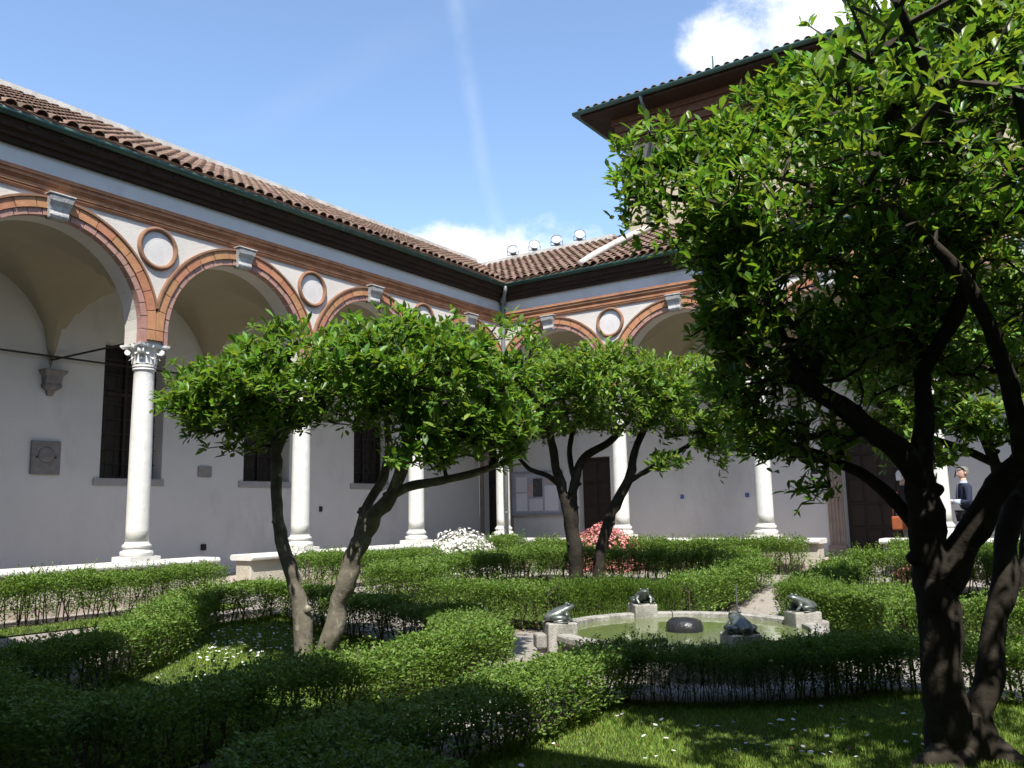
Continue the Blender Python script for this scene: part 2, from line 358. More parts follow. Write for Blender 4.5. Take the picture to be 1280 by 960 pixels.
for qn, (sx, sy) in QUADS.items():
    x0, x1 = sorted((FC[0] + sx * 0.4, FC[0] + sx * 5.6)); y0, y1 = sorted((FC[1] + sy * 0.9, FC[1] + sy * 6.3))
    tag(link('lawn', grid_sheet('lawn', x0, x1, y0, y1, 0.1, 0.015, lawn_m, lambda x, y: in_quad(x, y, sx, sy))), kind='structure')
tag(link('lawn', grid_sheet('lawn', 1.25, 1.8, -15.5, -8.9, 0.11, 0.015, lawn_m)), kind='structure')

# ------------------------------------------------------------------ cloister wings (local x along the wing, y towards the court)
def wedge_mesh(r0, r1, a0, a1, o0, o1, n=3, clip=None):
    m_ = MB(); vs = []; fs = []
    for i in range(n + 1):
        a = a0 + (a1 - a0) * i / n
        for r_, o_ in ((r0, o0), (r1, o0), (r1, o1), (r0, o1)):
            x = -r_ * math.cos(a); z = r_ * math.sin(a)
            if clip: x = max(-clip, min(clip, x))
            vs.append((x, o_, z))
    for i in range(n):
        b = i * 4
        for k in range(4): fs.append((b + k, b + (k+1) % 4, b + 4 + (k+1) % 4, b + 4 + k))
    fs += [(3, 2, 1, 0), tuple(n * 4 + k for k in range(4))]
    return m_.add(vs, fs)

_arch = {}
def arch_meshes():
    if _arch: return _arch
    ni, no = 22, 16; g_ = 0.006
    _arch['in'] = [wedge_mesh(RI - .004, RI + .088, math.pi * i / ni + g_ / RI, math.pi * (i + 1) / ni - g_ / RI, TW - .10, TW + .022 + .004 * (i % 3)).mesh('brick', terra_pink) for i in range(ni)]
    _arch['out'] = [wedge_mesh(RI + .094, RI + .235, math.pi * i / no + g_ / RO, math.pi * (i + 1) / no - g_ / RO, TW - .02, TW + .05 + .003 * (i % 2), 3, BAY / 2 - .004).mesh('brick', terra) for i in range(no)]
    _arch['edge'] = wedge_mesh(RI + .237, RO, R(12), R(168), TW - .02, TW + .075, 40, BAY / 2 - .003).mesh('outer_moulding', terra_edge)
    # keystone: a scroll bracket
    kb = MB(); prof = [(TW - .05, RI - .045), (TW + .09, RI - .045), (TW + .115, RI + .0), (TW + .10, RI + .06), (TW + .12, RI + .13), (TW + .165, RI + .19), (TW + .175, RI + .25), (TW + .165, RI + .272), (TW - .05, RI + .272)]
    n = len(prof); vs = []
    for sgn in (-1, 1):
        for o_, z in prof: vs.append((sgn * (.125 + .05 * (z - RI + .05) / .32), o_, z))
    kb.add(vs, [(i, (i + 1) % n, n + (i + 1) % n, n + i) for i in range(n)] + [tuple(range(n - 1, -1, -1)), tuple(range(n, 2 * n))])
    kb.box(-.19, .19, TW - .04, TW + .19, RI + .273, RI + .30)
    _arch['key'] = kb.mesh('keystone', marble_old)
    _arch['keyflute'] = MB().box(-.012, .012, TW + .10, TW + .135, RI + .0, RI + .15).mesh('flute', marble_old)
    return _arch

_colm = {}
def column_meshes():
    if _colm: return _colm
    b = MB(); b.box(-.245, .245, -.245, .245, 0, .075)
    b.lathe([(.22, .075), (.234, .095), (.238, .125), (.228, .155), (.197, .162), (.186, .18), (.19, .20), (.206, .208), (.21, .228), (.203, .25), (.182, .256), (.176, .275), (.168, .29)], 32)
    _colm['base'] = b.mesh('base', marble)
    h = CAPB - PAR; prof = []
    for i in range(15):
        t = i / 14; r_ = .166 - .018 * t ** 1.6 + .003 * math.sin(t * math.pi); prof.append((r_, .285 + (h - .285 - .05) * t))
    prof += [(.150, h - .045), (.170, h - .035), (.170, h - .012), (.152, h - .006), (.152, h + .02)]
    _colm['shaft'] = MB().lathe(prof, 32).mesh('shaft', marble, True)
    # composite capital: flared bell, two ranks of leaves, corner volutes, concave abacus
    c = MB(); H = CAPT - CAPB
    c.lathe([(.150, 0), (.176, .012), (.176, .04), (.155, .05), (.155, .14), (.165, .22), (.19, .275), (.22, .29)], 24)
    for rank, (nz, z0, z1, rr, out) in enumerate(((8, .05, .155, .157, .05), (8, .06, .225, .160, .07))):
        for k in range(nz):
            a = 2 * math.pi * (k + .5 * rank) / nz; ca, sa = math.cos(a), math.sin(a); vs = []
            for j in range(6):
                t = j / 5; zz = z0 + (z1 - z0) * math.sin(min(1, t * 1.15) * math.pi / 2); 
                if j == 5: zz -= .03
                ro_ = rr + .012 + out * t ** 2.4; w = .05 * (1 - .75 * t ** 2)
                for sg in (-1, 0, 1):
                    rad_ = ro_ + (.014 if sg == 0 else 0)
                    vs.append((rad_ * ca - sg * w * sa, rad_ * sa + sg * w * ca, zz))
            fs = []
            for j in range(5):
                for q in range(2): fs.append((j*3+q, j*3+q+1, j*3+4+q, j*3+3+q))
            c.add(vs, fs)
    vs = []; na = 8   # abacus with hollowed sides
    for zz, sc_ in ((.30, .96), (.318, 1.0), (.325, 1.04), (H, 1.06)):
        for side in range(4):
            for j in range(na):
                t = j / na; p0 = Vector((-.255 + .51 * t, -.255 + .055 * math.sin(t * math.pi), 0)) * sc_
                if t < .06: p0.x += .02
                a = side * math.pi / 2; vs.append((p0.x * math.cos(a) - p0.y * math.sin(a), p0.x * math.sin(a) + p0.y * math.cos(a), zz))
    n = 4 * na; fs = [(i*n+k, i*n+(k+1) % n, (i+1)*n+(k+1) % n, (i+1)*n+k) for i in range(3) for k in range(n)]
    fs += [tuple(range(n-1, -1, -1)), tuple(3*n+k for k in range(n))]
    c.add(vs, fs)
    for k in range(4):
        a = math.pi / 4 + k * math.pi / 2; d_ = Vector((math.cos(a), math.sin(a), 0)); s_ = Vector((-d_.y, d_.x, 0))
        pts = [d_ * (.235 + .055 * math.cos(q) * (1 - j * .055)) + Vector((0, 0, .245 + .05 * math.sin(q) * (1 - j * .055))) for j, q in enumerate([2.6 - i * .62 for i in range(12)])]
        c.tube([d_ * .16 + Vector((0, 0, .20)), d_ * .19 + Vector((0, 0, .27))] + pts, [.02, .022] + [.024 - .001 * i for i in range(12)], 6)
        c.tube([d_ * .245 - s_ * .045 + Vector((0, 0, .245)), d_ * .245 + s_ * .045 + Vector((0, 0, .245))], .045, 12)
        e = Vector((0, -.20, .312)); e = Vector((e.x * math.cos(k * math.pi / 2) - e.y * math.sin(k * math.pi / 2), e.x * math.sin(k * math.pi / 2) + e.y * math.cos(k * math.pi / 2), .33))
        c.lathe([(.0, -.035), (.03, -.025), (.036, 0), (.03, .025), (.0, .035)], 8, e, False)
    _colm['cap'] = c.mesh('capital', marble)
    return _colm

TW_, TL, TROW = 0.205, 0.40, 0.315
def tile_mesh():
    if 'tile' in _colm: return _colm['tile']
    vs = []; fs = []; n = 5
    for (yy, r_, zz) in ((0, .090, .052), (-TL, .062, .006)):       # local: y=0 at the low end, tile runs up the slope towards -y
        for th in (0.0, 0.016):
            for k in range(n + 1):
                a = math.pi * k / n; vs.append((-(r_ - th) * math.cos(a), yy, zz + (r_ - th) * math.sin(a) * .85))
    m_ = n + 1
    for k in range(n):
        fs.append((k, k + 1, 2*m_ + k + 1, 2*m_ + k)); fs.append((k + 1, k, m_ + k, m_ + k + 1))
    me = MB().add(vs, fs).mesh('tile', tile_m, True); _colm['tile'] = me
    return me

def roof(parent, s_lo, s_hi, eave_o, eave_z, ridge_o, ridge_z, keep, score, n_single=300, name='roof', tiles=True):
    """pantile roof plane sloping from the ridge down to the eave; keep(s, o) says where tiles lie"""
    run = eave_o - ridge_o; rise = ridge_z - eave_z; L_ = math.hypot(run, rise); pitch = math.atan2(rise, run)
    bed = MB()
    ns = 24
    vs = []; fs = []
    # bed slab, clipped along the 45 degree valley at its s_lo end where keep demands it
    for o_, z_ in ((eave_o, eave_z), (ridge_o, ridge_z)):
        a = keep(None, o_)
        lo, hi = max(s_lo, a[0]), min(s_hi, a[1])
        vs += [(lo, o_, z_), (hi, o_, z_), (lo, o_, z_ - .06), (hi, o_, z_ - .06)]
    bed.add(vs, [(0, 1, 5, 4), (2, 6, 7, 3), (0, 2, 3, 1), (4, 5, 7, 6), (0, 4, 6, 2), (1, 3, 7, 5)])
    ro = bed.build(name, tile_bed, parent)
    if not tiles: return ro
    me = tile_mesh(); spots = []
    rows = int(L_ / TROW) + 1; r_ = random.Random(11)
    for i in range(rows):
        t = i * TROW / L_
        if t > .995: break
        o_ = eave_o + .05 - run * t; z_ = eave_z + rise * t
        lo, hi = keep(None, o_); lo, hi = max(s_lo, lo), min(s_hi, hi)
        k = math.ceil((lo + .04) / TW_)
        while k * TW_ < hi - .04:
            spots.append((k * TW_ + r_.uniform(-.012, .012), o_, z_, r_.uniform(-.06, .06), r_.uniform(-.03, .03))); k += 1
    spots.sort(key=lambda p: score(p[0], p[1]))
    rest = MB(); base_v = [v.co.copy() for v in me.vertices]; base_f = [tuple(p.vertices) for p in me.polygons]
    for i, (s_, o_, z_, dz, dr) in enumerate(spots):
        M_ = Matrix.Translation((s_, o_, z_)) @ Matrix.Rotation(-pitch + dr - .03, 4, 'X') @ Matrix.Rotation(dz, 4, 'Z')
        if i < n_single:
            o = bpy.data.objects.new('tile', me); COL.objects.link(o); o.parent = ro; o.matrix_local = M_
        else: rest.add([M_ @ v for v in base_v], base_f)
    if rest.v:
        tag(link('tiles', rest.mesh('tiles', tile_far, True), ro), kind='stuff')
    return ro

def wing(name, label, loc, rotz, cols, s_face, windows=(), doors=(), detail=True, back=(0, 0), columns_at=None, rods=True, corner_z=None):
    """cols: local s of column axes in order; s_face: (lo, hi) extent of the facade wall"""
    W = thing(name, label, 'building', loc, rotz)
    lo, hi = s_face; bays = [(a, b) for a, b in zip(cols[:-1], cols[1:])]
    # court facade with arch openings
    f = MB(); top = GUT - .02; N = 28
    pts = [(lo, CAPT)]
    for a, b in bays:
        c = (a + b) / 2; pts += [(c - RI, CAPT), (c - RI, SPR)]
        for i in range(1, N): an = math.pi * i / N; pts.append((c - RI * math.cos(an), SPR + RI * math.sin(an)))
        pts += [(c + RI, SPR), (c + RI, CAPT)]
    pts.append((hi, CAPT))
    pts = [(min(max(s, lo), hi), z) for s, z in pts]
    n = len(pts); vs = []
    for o_ in (TW, -TW):
        vs += [(s, o_, z) for s, z in pts] + [(s, o_, top) for s, z in pts]
    fs = []
    for i in range(n - 1):
        if abs(pts[i][0] - pts[i+1][0]) > 1e-6:
            fs.append((i, i+1, n+i+1, n+i)); fs.append((2*n+i+1, 2*n+i, 3*n+i, 3*n+i+1))
        fs.append((i+1, i, 2*n+i, 2*n+i+1))
    fs += [(n+i, n+i+1, 3*n+i+1, 3*n+i) for i in range(n-1)] + [(0, n, 3*n, 2*n), (n-1, 3*n-1, 4*n-1, 2*n-1)]
    f.add(vs, fs).build('facade', facade_pl, W)
    A = arch_meshes()
    for a, b in bays:
        c = (a + b) / 2
        if not detail: continue
        ar = link('arch', A['edge'], W, (c, 0, SPR))
        for me in A['in'] + A['out']: link('brick', me, ar)
        k = link('keystone', A['key'], ar); bevel(k, .008, 1)
        for sg in (-1, 1):      # straight feet of the archivolt down to the capital
            bk = MB().box(sg * (RI - .004), sg * (RI + .088), TW - .1, TW + .024, CAPT - SPR + .004, -.006).build('brick', terra_pink, ar)
            bk = MB().box(sg * (RI + .094), sg * (BAY / 2 - .004), TW - .02, TW + .052, CAPT - SPR + .055, -.006).build('brick', terra, ar)
    for s_ in cols:
        C = column_meshes()
        if columns_at is not None and s_ not in columns_at: continue
        cb = link('column', C['shaft'], W, (s_, 0, PAR)); link('base', C['base'], cb); link('capital', C['cap'], cb)
    if detail:
        for s_ in cols:
            if not (lo + .3 < s_ < hi - .3): continue
            rd = MB(); n = 40; prof = [(.275, TW - .01), (.275, TW + .035), (.30, TW + .058), (.33, TW + .058), (.345, TW + .03), (.345, TW - .01)]; vs = []; fs = []
            for r_, o_ in prof:
                for q in range(n): an = 2 * math.pi * q / n; vs.append((r_ * math.cos(an), o_, r_ * math.sin(an)))
            for i in range(len(prof) - 1):
                for q in range(n): fs.append((i*n+q, i*n+(q+1) % n, (i+1)*n+(q+1) % n, (i+1)*n+q))
            rn = rd.add(vs, fs).build('roundel', terra_edge, W, True, (s_, 0, 5.80))
            dsc = MB(); vs = [(0, TW + .004, 0)] + [(.276 * math.cos(2*math.pi*q/n), TW + .004, .276 * math.sin(2*math.pi*q/n)) for q in range(n)]
            dsc.add(vs, [(0, 1 + q, 1 + (q+1) % n) for q in range(n)]).build('disc', disc_pl, rn)
    # brick string course, plain frieze, timber eaves, gutter
    t = TW
    MB().extrude([(t - .05, BB), (t + .03, BB), (t + .045, BB + .03), (t + .03, BB + .055), (t + .055, BB + .06), (t + .055, BB + .11), (t + .035, BB + .115), (t + .07, BB + .16), (t + .09, BB + .165), (t + .09, BB + .215), (t + .115, BB + .22), (t + .115, BT), (t - .05, BT)], lo if detail else lo, hi).build('brick_course', band_m, W)
    MB().box(lo, hi, t - .05, t + .012, BT + .001, SOF).build('frieze', plaster, W)
    MB().extrude([(t - .03, SOF), (t + .10, SOF), (t + .12, SOF + .06), (t + .17, SOF + .07), (t + .19, SOF + .14), (t + .26, SOF + .15), (t + .28, GUT - .07), (EAVE - .06, GUT - .06), (EAVE - .06, GUT - .01), (t - .03, GUT - .01)], lo, hi).build('eaves', wood_dk, W)
    if detail:
        nR = int((hi - lo) / .45)
        for i in range(nR):
            s_ = lo + .3 + i * .45
            MB().box(s_ - .035, s_ + .035, t + .285, EAVE - .07, GUT - .12, GUT - .061).build('rafter_end', wood_dk, W)
    gp = [(EAVE - .02 + .075 * math.cos(a), GUT + .03 + .075 * math.sin(a)) for a in [math.pi + math.pi * i / 8 for i in range(9)]]
    gp2 = [(EAVE - .02 + .068 * math.cos(a), GUT + .03 + .068 * math.sin(a)) for a in [2 * math.pi - math.pi * i / 8 for i in range(9)]]
    gut = MB().extrude(gp + gp2, lo, hi).build('gutter', gutter_m, W, True)
    for i in range(int((hi - lo) / 2.4)):
        s_ = lo + 1.0 + i * 2.4
        MB().extrude([(EAVE - .02 + .082 * math.cos(a), GUT + .03 + .082 * math.sin(a)) for a in [math.pi + math.pi * j / 8 for j in range(9)]] + [(EAVE + .045, GUT + .045), (EAVE - .085, GUT + .045)], s_, s_ + .04).build('gutter_bracket', gutter_m, gut)
    # groin vault per bay
    for a, b in bays:
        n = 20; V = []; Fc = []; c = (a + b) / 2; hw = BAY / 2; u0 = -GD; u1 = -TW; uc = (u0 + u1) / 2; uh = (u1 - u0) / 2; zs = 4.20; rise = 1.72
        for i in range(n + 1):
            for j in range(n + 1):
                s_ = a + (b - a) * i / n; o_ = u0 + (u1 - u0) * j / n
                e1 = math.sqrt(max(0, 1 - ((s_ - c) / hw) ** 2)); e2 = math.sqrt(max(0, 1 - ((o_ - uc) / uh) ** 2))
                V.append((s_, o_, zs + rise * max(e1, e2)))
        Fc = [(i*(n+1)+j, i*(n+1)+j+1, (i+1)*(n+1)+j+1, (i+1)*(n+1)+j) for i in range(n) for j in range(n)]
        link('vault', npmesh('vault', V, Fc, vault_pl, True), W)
    # back wall with real openings
    blo, bhi = back; holes = sorted([(w[0], w[1], w[2], w[3]) for w in list(windows) + list(doors)])
    bw = MB(); x = blo; TH = .45
    for (a, b, z0, z1) in holes:
        if a > x: bw.box(x, a, -GD - TH, -GD, FLOOR - .3, 8.55)
        if z0 > FLOOR + .01: bw.box(a, b, -GD - TH, -GD, FLOOR - .3, z0)
        bw.box(a, b, -GD - TH, -GD, z1, 8.55); x = b
    bw.box(x, bhi, -GD - TH, -GD, FLOOR - .3, 8.55)
    me = bw.mesh('wall', plaster); link('wall', me, W)
    for (a, b, z0, z1) in windows:
        wn_ = MB().box(a, b, -GD - .36, -GD - .34, z0, z1).build('window', glass_m, W)
        MB().box(a - .04, b + .12, -GD - .33, -GD + .035, z0 - .13, z0 - .002).build('sill', sill_m, wn_)
        for (fa, fb, fz0, fz1) in ((a, a + .05, z0, z1), (b - .05, b, z0, z1), (a + .051, b - .051, z0, z0 + .05), (a + .051, b - .051, z1 - .05, z1), ((a+b)/2 - .03, (a+b)/2 + .03, z0 + .051, z1 - .051), (a + .051, (a+b)/2 - .031, z0 + 1.55, z0 + 1.62), ((a+b)/2 + .031, b - .051, z0 + 1.55, z0 + 1.62)):
            MB().box(fa, fb, -GD - .339, -GD - .29, fz0, fz1).build('frame', door_m, wn_)
        nb = 5
        for i in range(1, nb): MB().tube([(a + (b - a) * i / nb, -GD - .27, z0), (a + (b - a) * i / nb, -GD - .27, z1)], .009, 6).build('bar', lead_bar, wn_)
        nh = int((z1 - z0) / .26)
        for i in range(1, nh): MB().tube([(a, -GD - .255, z0 + (z1 - z0) * i / nh), (b, -GD - .255, z0 + (z1 - z0) * i / nh)], .009, 6).build('bar', lead_bar, wn_)
    for s_ in cols:
        if not (blo + .2 < s_ < bhi - .2) or not detail: continue
        cb = MB(); prof = [(.05, -.44, .05), (.07, -.36, .09), (.15, -.30, .16), (.15, -.26, .17), (.135, -.24, .15), (.15, -.1, .18), (.19, -.05, .22), (.21, 0, .24)]; vs = []; fs = []
        for hw, z, dp in prof: vs += [(-hw, -.0, z), (-hw, dp, z), (hw, dp, z), (hw, 0, z)]
        for i in range(len(prof) - 1):
            for q in range(3): fs.append((i*4+q, i*4+q+1, (i+1)*4+q+1, (i+1)*4+q))
        fs += [(3, 2, 1, 0), tuple((len(prof)-1)*4 + q for q in range(4))]
        bevel(cb.add(vs, fs).build('corbel', corbel_m, W, loc=(s_, -GD - .004, 4.19)), .012, 1)
        if rods:
            MB().tube([(s_, -.1, 4.38), (s_, -GD - .02, 4.38)], .018, 8).build('tie_rod', iron_m, W)
    if rods and detail:
        MB().tube([(cols[0], -GD + .10, 4.43), (cols[-1], -GD + .10, 4.43)], .018, 8).build('tie_rod', iron_m, W)
    MB().box(min(lo, blo) , max(hi, bhi), -GD - .01, TW + .02, FLOOR - .35, FLOOR).build('floor', pave, W)
    return W

# west wing: local x = -world y, local y = +world x
cw = [BAY * i for i in range(0, 6)]
wz = (2.35, 4.86)
west = wing('west_wing', 'long arcaded cloister wing with the tall barred windows', (0, 0, 0), -math.pi / 2, cw, (TW, 16.6),
            windows=[(c - .62, c + .62, 2.36, 4.86) for c in (1.62, 4.85, 8.0, 11.2, 14.4)], back=(-GD, 16.6))
north = wing('north_wing', 'arcaded cloister wing with brown doors and a notice board, below the tall building', (0, 0, 0), math.pi, [-c for c in cw][::-1], (-16.6, -TW),
             doors=[(-1.45, -.50, FLOOR, 3.0), (-8.72, -7.25, FLOOR, 3.35), (1.72, 2.62, FLOOR, 3.1)], back=(-16.6, GD - .002),
             columns_at=[-c for c in cw[1:]])
south = wing('south_wing', 'plain arcaded wing facing the one with the notice board', (0, -16.5, 0), 0.0, [-1.4 + BAY * i for i in range(0, 7)], (-1.6, 17.9), detail=False, back=(-3, 19), rods=False, columns_at=[-1.4 + BAY * i for i in range(0, 3)] + [-1.4 + BAY * 5])
east = wing('east_wing', 'plain arcaded wing facing the one with the tall barred windows', (16.2, -16.7, 0), math.pi / 2, [BAY * i for i in range(0, 6)], (0, 16.4), detail=False, back=(-2, 16.4), rods=False)
def add_roofs():
    vw = lambda s, o: (o, 16.6) 
    roof(west, -3, 16.6, EAVE, GUT + .03, -GD - .1, RIDGE, vw, lambda s, o: abs(s - 9.2) + .4 * abs(o - .6))
    vn = lambda s, o: (-16.6, -o)
    roof(north, -16.6, 3, EAVE, GUT + .03, -GD - .1, RIDGE - .16, vn, lambda s, o: abs(s + .8) + .3 * abs(o - .6))
    for w_, lo, hi in ((south, -1.6, 17.9), (east, 0, 16.4)):
        roof(w_, lo, hi, EAVE, GUT + .03, -GD - .1, RIDGE, lambda s, o: (-99, 99), None, tiles=False)
    # lime coping along the ridge
    cp = [(-GD - .32, RIDGE - .14), (-GD + .06, RIDGE - .03), (-GD + .06, RIDGE + .155), (-GD - .10, RIDGE + .20), (-GD - .32, RIDGE + .16)]
    MB().extrude(cp, -GD, 16.6).build('ridge_coping', coping_w, west)
    cpn = [(o, z - .16) for o, z in cp]
    MB().extrude(cpn, -1.80, GD + .1).build('ridge_coping', coping_w, north)
    MB().box(-1.84, -1.80, -GD - .32, -GD + .35, RIDGE - .7, RIDGE - .12).build('gable_end', coping_w, north)
    MB().box(-GD + .03 - 0, -GD + .10, 0, .001, 0, .001)
    # lime verge running up the slope where the older roof ends
    pts = []
    for i in range(13):
        t = i / 12; o_ = EAVE + .05 - (EAVE + GD + .05) * t; z_ = GUT + .05 + (RIDGE - .16 - GUT) * t
        pts.append((-2.72 - .34 * t ** 1.5, o_, z_ + .10 + .05 * math.sin(t * 3.1)))
    MB().tube(pts, .085, 8, jitter=.06, seed=3).build('roof_verge', coping_w, north, True)
add_roofs()
# doors of the north wing
def door_leaf(a, b, z1, parent, jamb=None, panels=(2, 4)):
    d = MB().box(a + .02, b - .02, -GD - .25, -GD - .20, FLOOR, z1 - .01).build('door', door_m, parent)
    for i in range(panels[0]):
        for j in range(panels[1]):
            x0 = a + .06 + (b - a - .10) * i / panels[0]; x1 = a + .02 + (b - a - .10) * (i + 1) / panels[0]
            q0 = FLOOR + .1 + (z1 - FLOOR - .15) * j / panels[1]; q1 = FLOOR + .04 + (z1 - FLOOR - .15) * (j + 1) / panels[1]
            bevel(MB().box(x0, x1, -GD - .199, -GD - .175, q0, q1).build('panel', door_m, d), .012, 1)
    MB().lathe([(.0, 0), (.03, .005), (.03, .02), (.012, .03), (.025, .05), (.0, .07)], 10).build('handle', iron_m, d, True, ((a + b) / 2 + .06, -GD - .17, FLOOR + 1.05))
    return d
door_leaf(-1.45, -.50, 3.0, north); door_leaf(-8.72, -7.25, 3.35, north, panels=(4, 5)); door_leaf(1.72, 2.62, 3.1, north)
jm = mat('brown_stone_jamb', (0.33, 0.26, 0.21), 0.85, (0.24, 0.19, 0.16), 6, 0.4, 40, 0.15)
for a, b, z1 in ((-8.72, -7.25, 3.35), (1.72, 2.62, 3.1)):
    wj = .34 if a < 0 else .11
    for x0, x1 in ((a - wj, a - .003), (b + .003, b + wj)):
        j = MB().box(x0, x1, -GD - .2, -GD + .06, FLOOR + .001, z1).build('door_jamb', jm, north)
        if wj > .2:
            for k in range(4): MB().box(x0 + .04 + k * .075, x0 + .075 + k * .075, -GD + .061, -GD + .078, FLOOR + .3, z1 - .2).build('flute', jm, j)
            MB().box(x0 - .03, x1 + .03, -GD + .001, -GD + .12, FLOOR + .002, FLOOR + .24).build('plinth', jm, j)
    MB().box(a - wj - .03, b + wj + .03, -GD - .2, -GD + .09, z1 + .002, z1 + .32).build('door_lintel', jm, north)
# rainwater pipe in the corner
dp = MB().tube([(.60, -.60, GUT - .02), (.58, -.58, GUT - .14), (.33, -.33, SOF - .06), (.31, -.31, SOF - .2), (.31, -.31, 4.0), (.31, -.31, .38)], .05, 10)
pipe = dp.build('rainwater_pipe', lead_m, None, True); tag(pipe, 'grey lead rainwater pipe running down the inner corner of the two arcades', 'pipe')
for z in (1.6, 3.2, 4.8, 6.2): MB().lathe([(.05, -.025), (.062, -.02), (.062, .02), (.05, .025)], 12, (.31, -.31, z)).build('collar', lead_m, pipe)
MB().lathe([(.05, -.12), (.075, -.08), (.085, .05), (.085, .12), (.05, .14)], 12, (.36, -.36, SOF + .05)).build('hopper', lead_m, pipe, True)

# corner pier between the two arcades
cp_ = column_meshes()
cpr = thing('corner_column', 'white marble column carrying the inner corner of both arcades', 'column', (0, 0, 0))
link('shaft', cp_['shaft'], cpr, (0, 0, PAR)); link('base', cp_['base'], cpr, (0, 0, PAR)); link('capital', cp_['cap'], cpr, (0, 0, PAR + CAPB - PAR))
for o in bpy.data.objects:
    if o.name.startswith('column') and o.parent in (west, north, south, east):
        for c in o.children:
            if c.name.startswith('capital'): c.location = (0, 0, CAPB - PAR)
        if o.parent == west and abs(o.location.x) < .01:
            for c in list(o.children): bpy.data.objects.remove(c)
            bpy.data.objects.remove(o)
            break
for o in bpy.data.objects:
    if o.name.startswith('capital') and o.parent and o.parent.name.startswith('column'): o.location = (0, 0, CAPB - PAR)

# ------------------------------------------------------------------ parapets
def parapet(label, rotz, s0, s1, loc=(0, 0, 0), end0=False, end1=False):
    P = thing('parapet_wall', label, 'wall', loc, rotz, None)
    w = MB().box(s0, s1, -.19, .19, 0.0, PAR - .10).build('masonry', parapet_m, P); bevel(w, .012, 1)
    n = max(1, round((s1 - s0) / 1.55)); L_ = (s1 - s0) / n
    for i in range(n):
        a = s0 + i * L_ + .003 - (.05 if i == 0 and end0 else 0); b = s0 + (i + 1) * L_ - .003 + (.05 if i == n - 1 and end1 else 0)
        prof = [(-.25, PAR - .098), (.25, PAR - .098)] + [(.25 + .045 * math.cos(t), PAR - .05 + .048 * math.sin(t)) for t in [-math.pi / 2 + math.pi * j / 6 for j in range(7)]] + [(-.25 + .045 * math.cos(t), PAR - .05 + .048 * math.sin(t)) for t in [math.pi / 2 + math.pi * j / 6 for j in range(7)]]
        bevel(MB().extrude(prof, a, b).build('coping_slab', marble, P), .006, 1)
    return P
parapet('low rendered wall with rounded marble coping, carrying the first columns from the inner corner along the window wing', -math.pi / 2, .05, 7.64, end1=True)
parapet('low rendered wall with marble coping on the daisy side of the gap in the window wing', -math.pi / 2, 8.36, 16.4, end0=True)
parapet('low wall with marble coping below the notice board and the pink azalea', math.pi, -7.45, -.26, end0=True)
parapet('low wall with marble coping beyond the gap where two people pass', math.pi, -16.2, -8.61, end1=True)
for nm, x0, x1, y0, y1, lb in (('step', .205, .62, -8.34, -7.66, 'stone step in the gap of the low wall by the window wing'), ('step', 7.47, 8.59, -.62, -.205, 'stone step in the gap of the low wall in front of the dark doorway')):
    tag(bevel(MB().box(x0, x1, y0, y1, .2, .43).build(nm, stone_lt), .012), lb, 'step')

# ------------------------------------------------------------------ tall building behind the north wing
pipe_m = mat('dull_green_pipe', (0.10, 0.125, 0.12), 0.5, (0.06, 0.08, 0.075), 6)
TB = thing('tall_building', 'tall ochre plastered building with wide dark eaves rising behind the arcade', 'building', (2.27, GD + .02, 0))
H0, HW, W_ = 6.9, 11.25, 16.0
MB().box(0, W_, 0, 9, H0, HW).build('wall', ochre_pl, TB)
for i in range(4):       # stepped brick cornice under the eaves
    p = .06 + .07 * i
    MB().box(-p, W_ + p, -p, 9, HW + .003 + i * .2, HW + .2 + i * .2).build('cornice_course', brick_m, TB)
er, ez = .92, HW + .86
rf = MB().add([(-er, -er, ez), (W_ + er, -er, ez), (W_ + er, 9.9, ez), (-er, 9.9, ez), (4, 4.5, ez + 1.9), (W_ - 4, 4.5, ez + 1.9)], [(0, 1, 5, 4), (1, 2, 5), (2, 3, 4, 5), (3, 0, 4), (3, 2, 1, 0)]).build('roof', tile_bed, TB)
MB().box(-er + .05, W_ + er, -er + .05, 9.5, ez - .1, ez - .005).build('soffit', wood_dk, TB)
gm = MB()
gp = [(.08 * math.cos(a), .08 * math.sin(a)) for a in [math.pi + math.pi * i / 8 for i in range(9)]] + [(.072 * math.cos(a), .072 * math.sin(a)) for a in [2 * math.pi - math.pi * i / 8 for i in range(9)]]
gm.extrude([(-er - .05 + a, ez + .04 + b) for a, b in gp], -er - .12, W_ + er).build('gutter', gutter_m, TB, True)
MB().box(-er - .12, -er - .02, -er - .1, 9.5, ez - .03, ez + .05).build('fascia', gutter_m, TB)
tm = tile_mesh(); pit = math.atan2(1.9, 5.4); r_ = random.Random(5); k = 0
rest = MB(); bv = [v.co.copy() for v in tm.vertices]; bf = [tuple(p.vertices) for p in tm.polygons]
for row in range(5):
    for i in range(46):
        s_ = -er + .1 + i * .24
        if s_ < -er + row * .3: continue
        M_ = Matrix.Translation((s_, -er - .04 + row * .3, ez + .01 + row * .3 * math.tan(pit))) @ Matrix.Rotation(math.pi, 4, 'Z') @ Matrix.Rotation(-(-pit), 4, 'X').inverted() @ Matrix.Rotation(r_.uniform(-.03, .03), 4, 'Z')
        o = bpy.data.objects.new('tile', tm); COL.objects.link(o); o.parent = rf; o.matrix_local = M_
MB().tube([(.95, -er - .05, ez - .02), (.95, -er + .02, ez - .2), (.95, -.30, HW + .25), (.75, -.09, HW - .2), (.62, -.07, HW - .6), (.62, -.07, H0 + .2)], .042, 10).build('rainwater_pipe', pipe_m, TB, True)
MB().tube([(2.9, -er - .02, ez + .02), (2.9, -er - .02, ez + .42)], .02, 6).build('lightning_rod', gutter_m, TB)

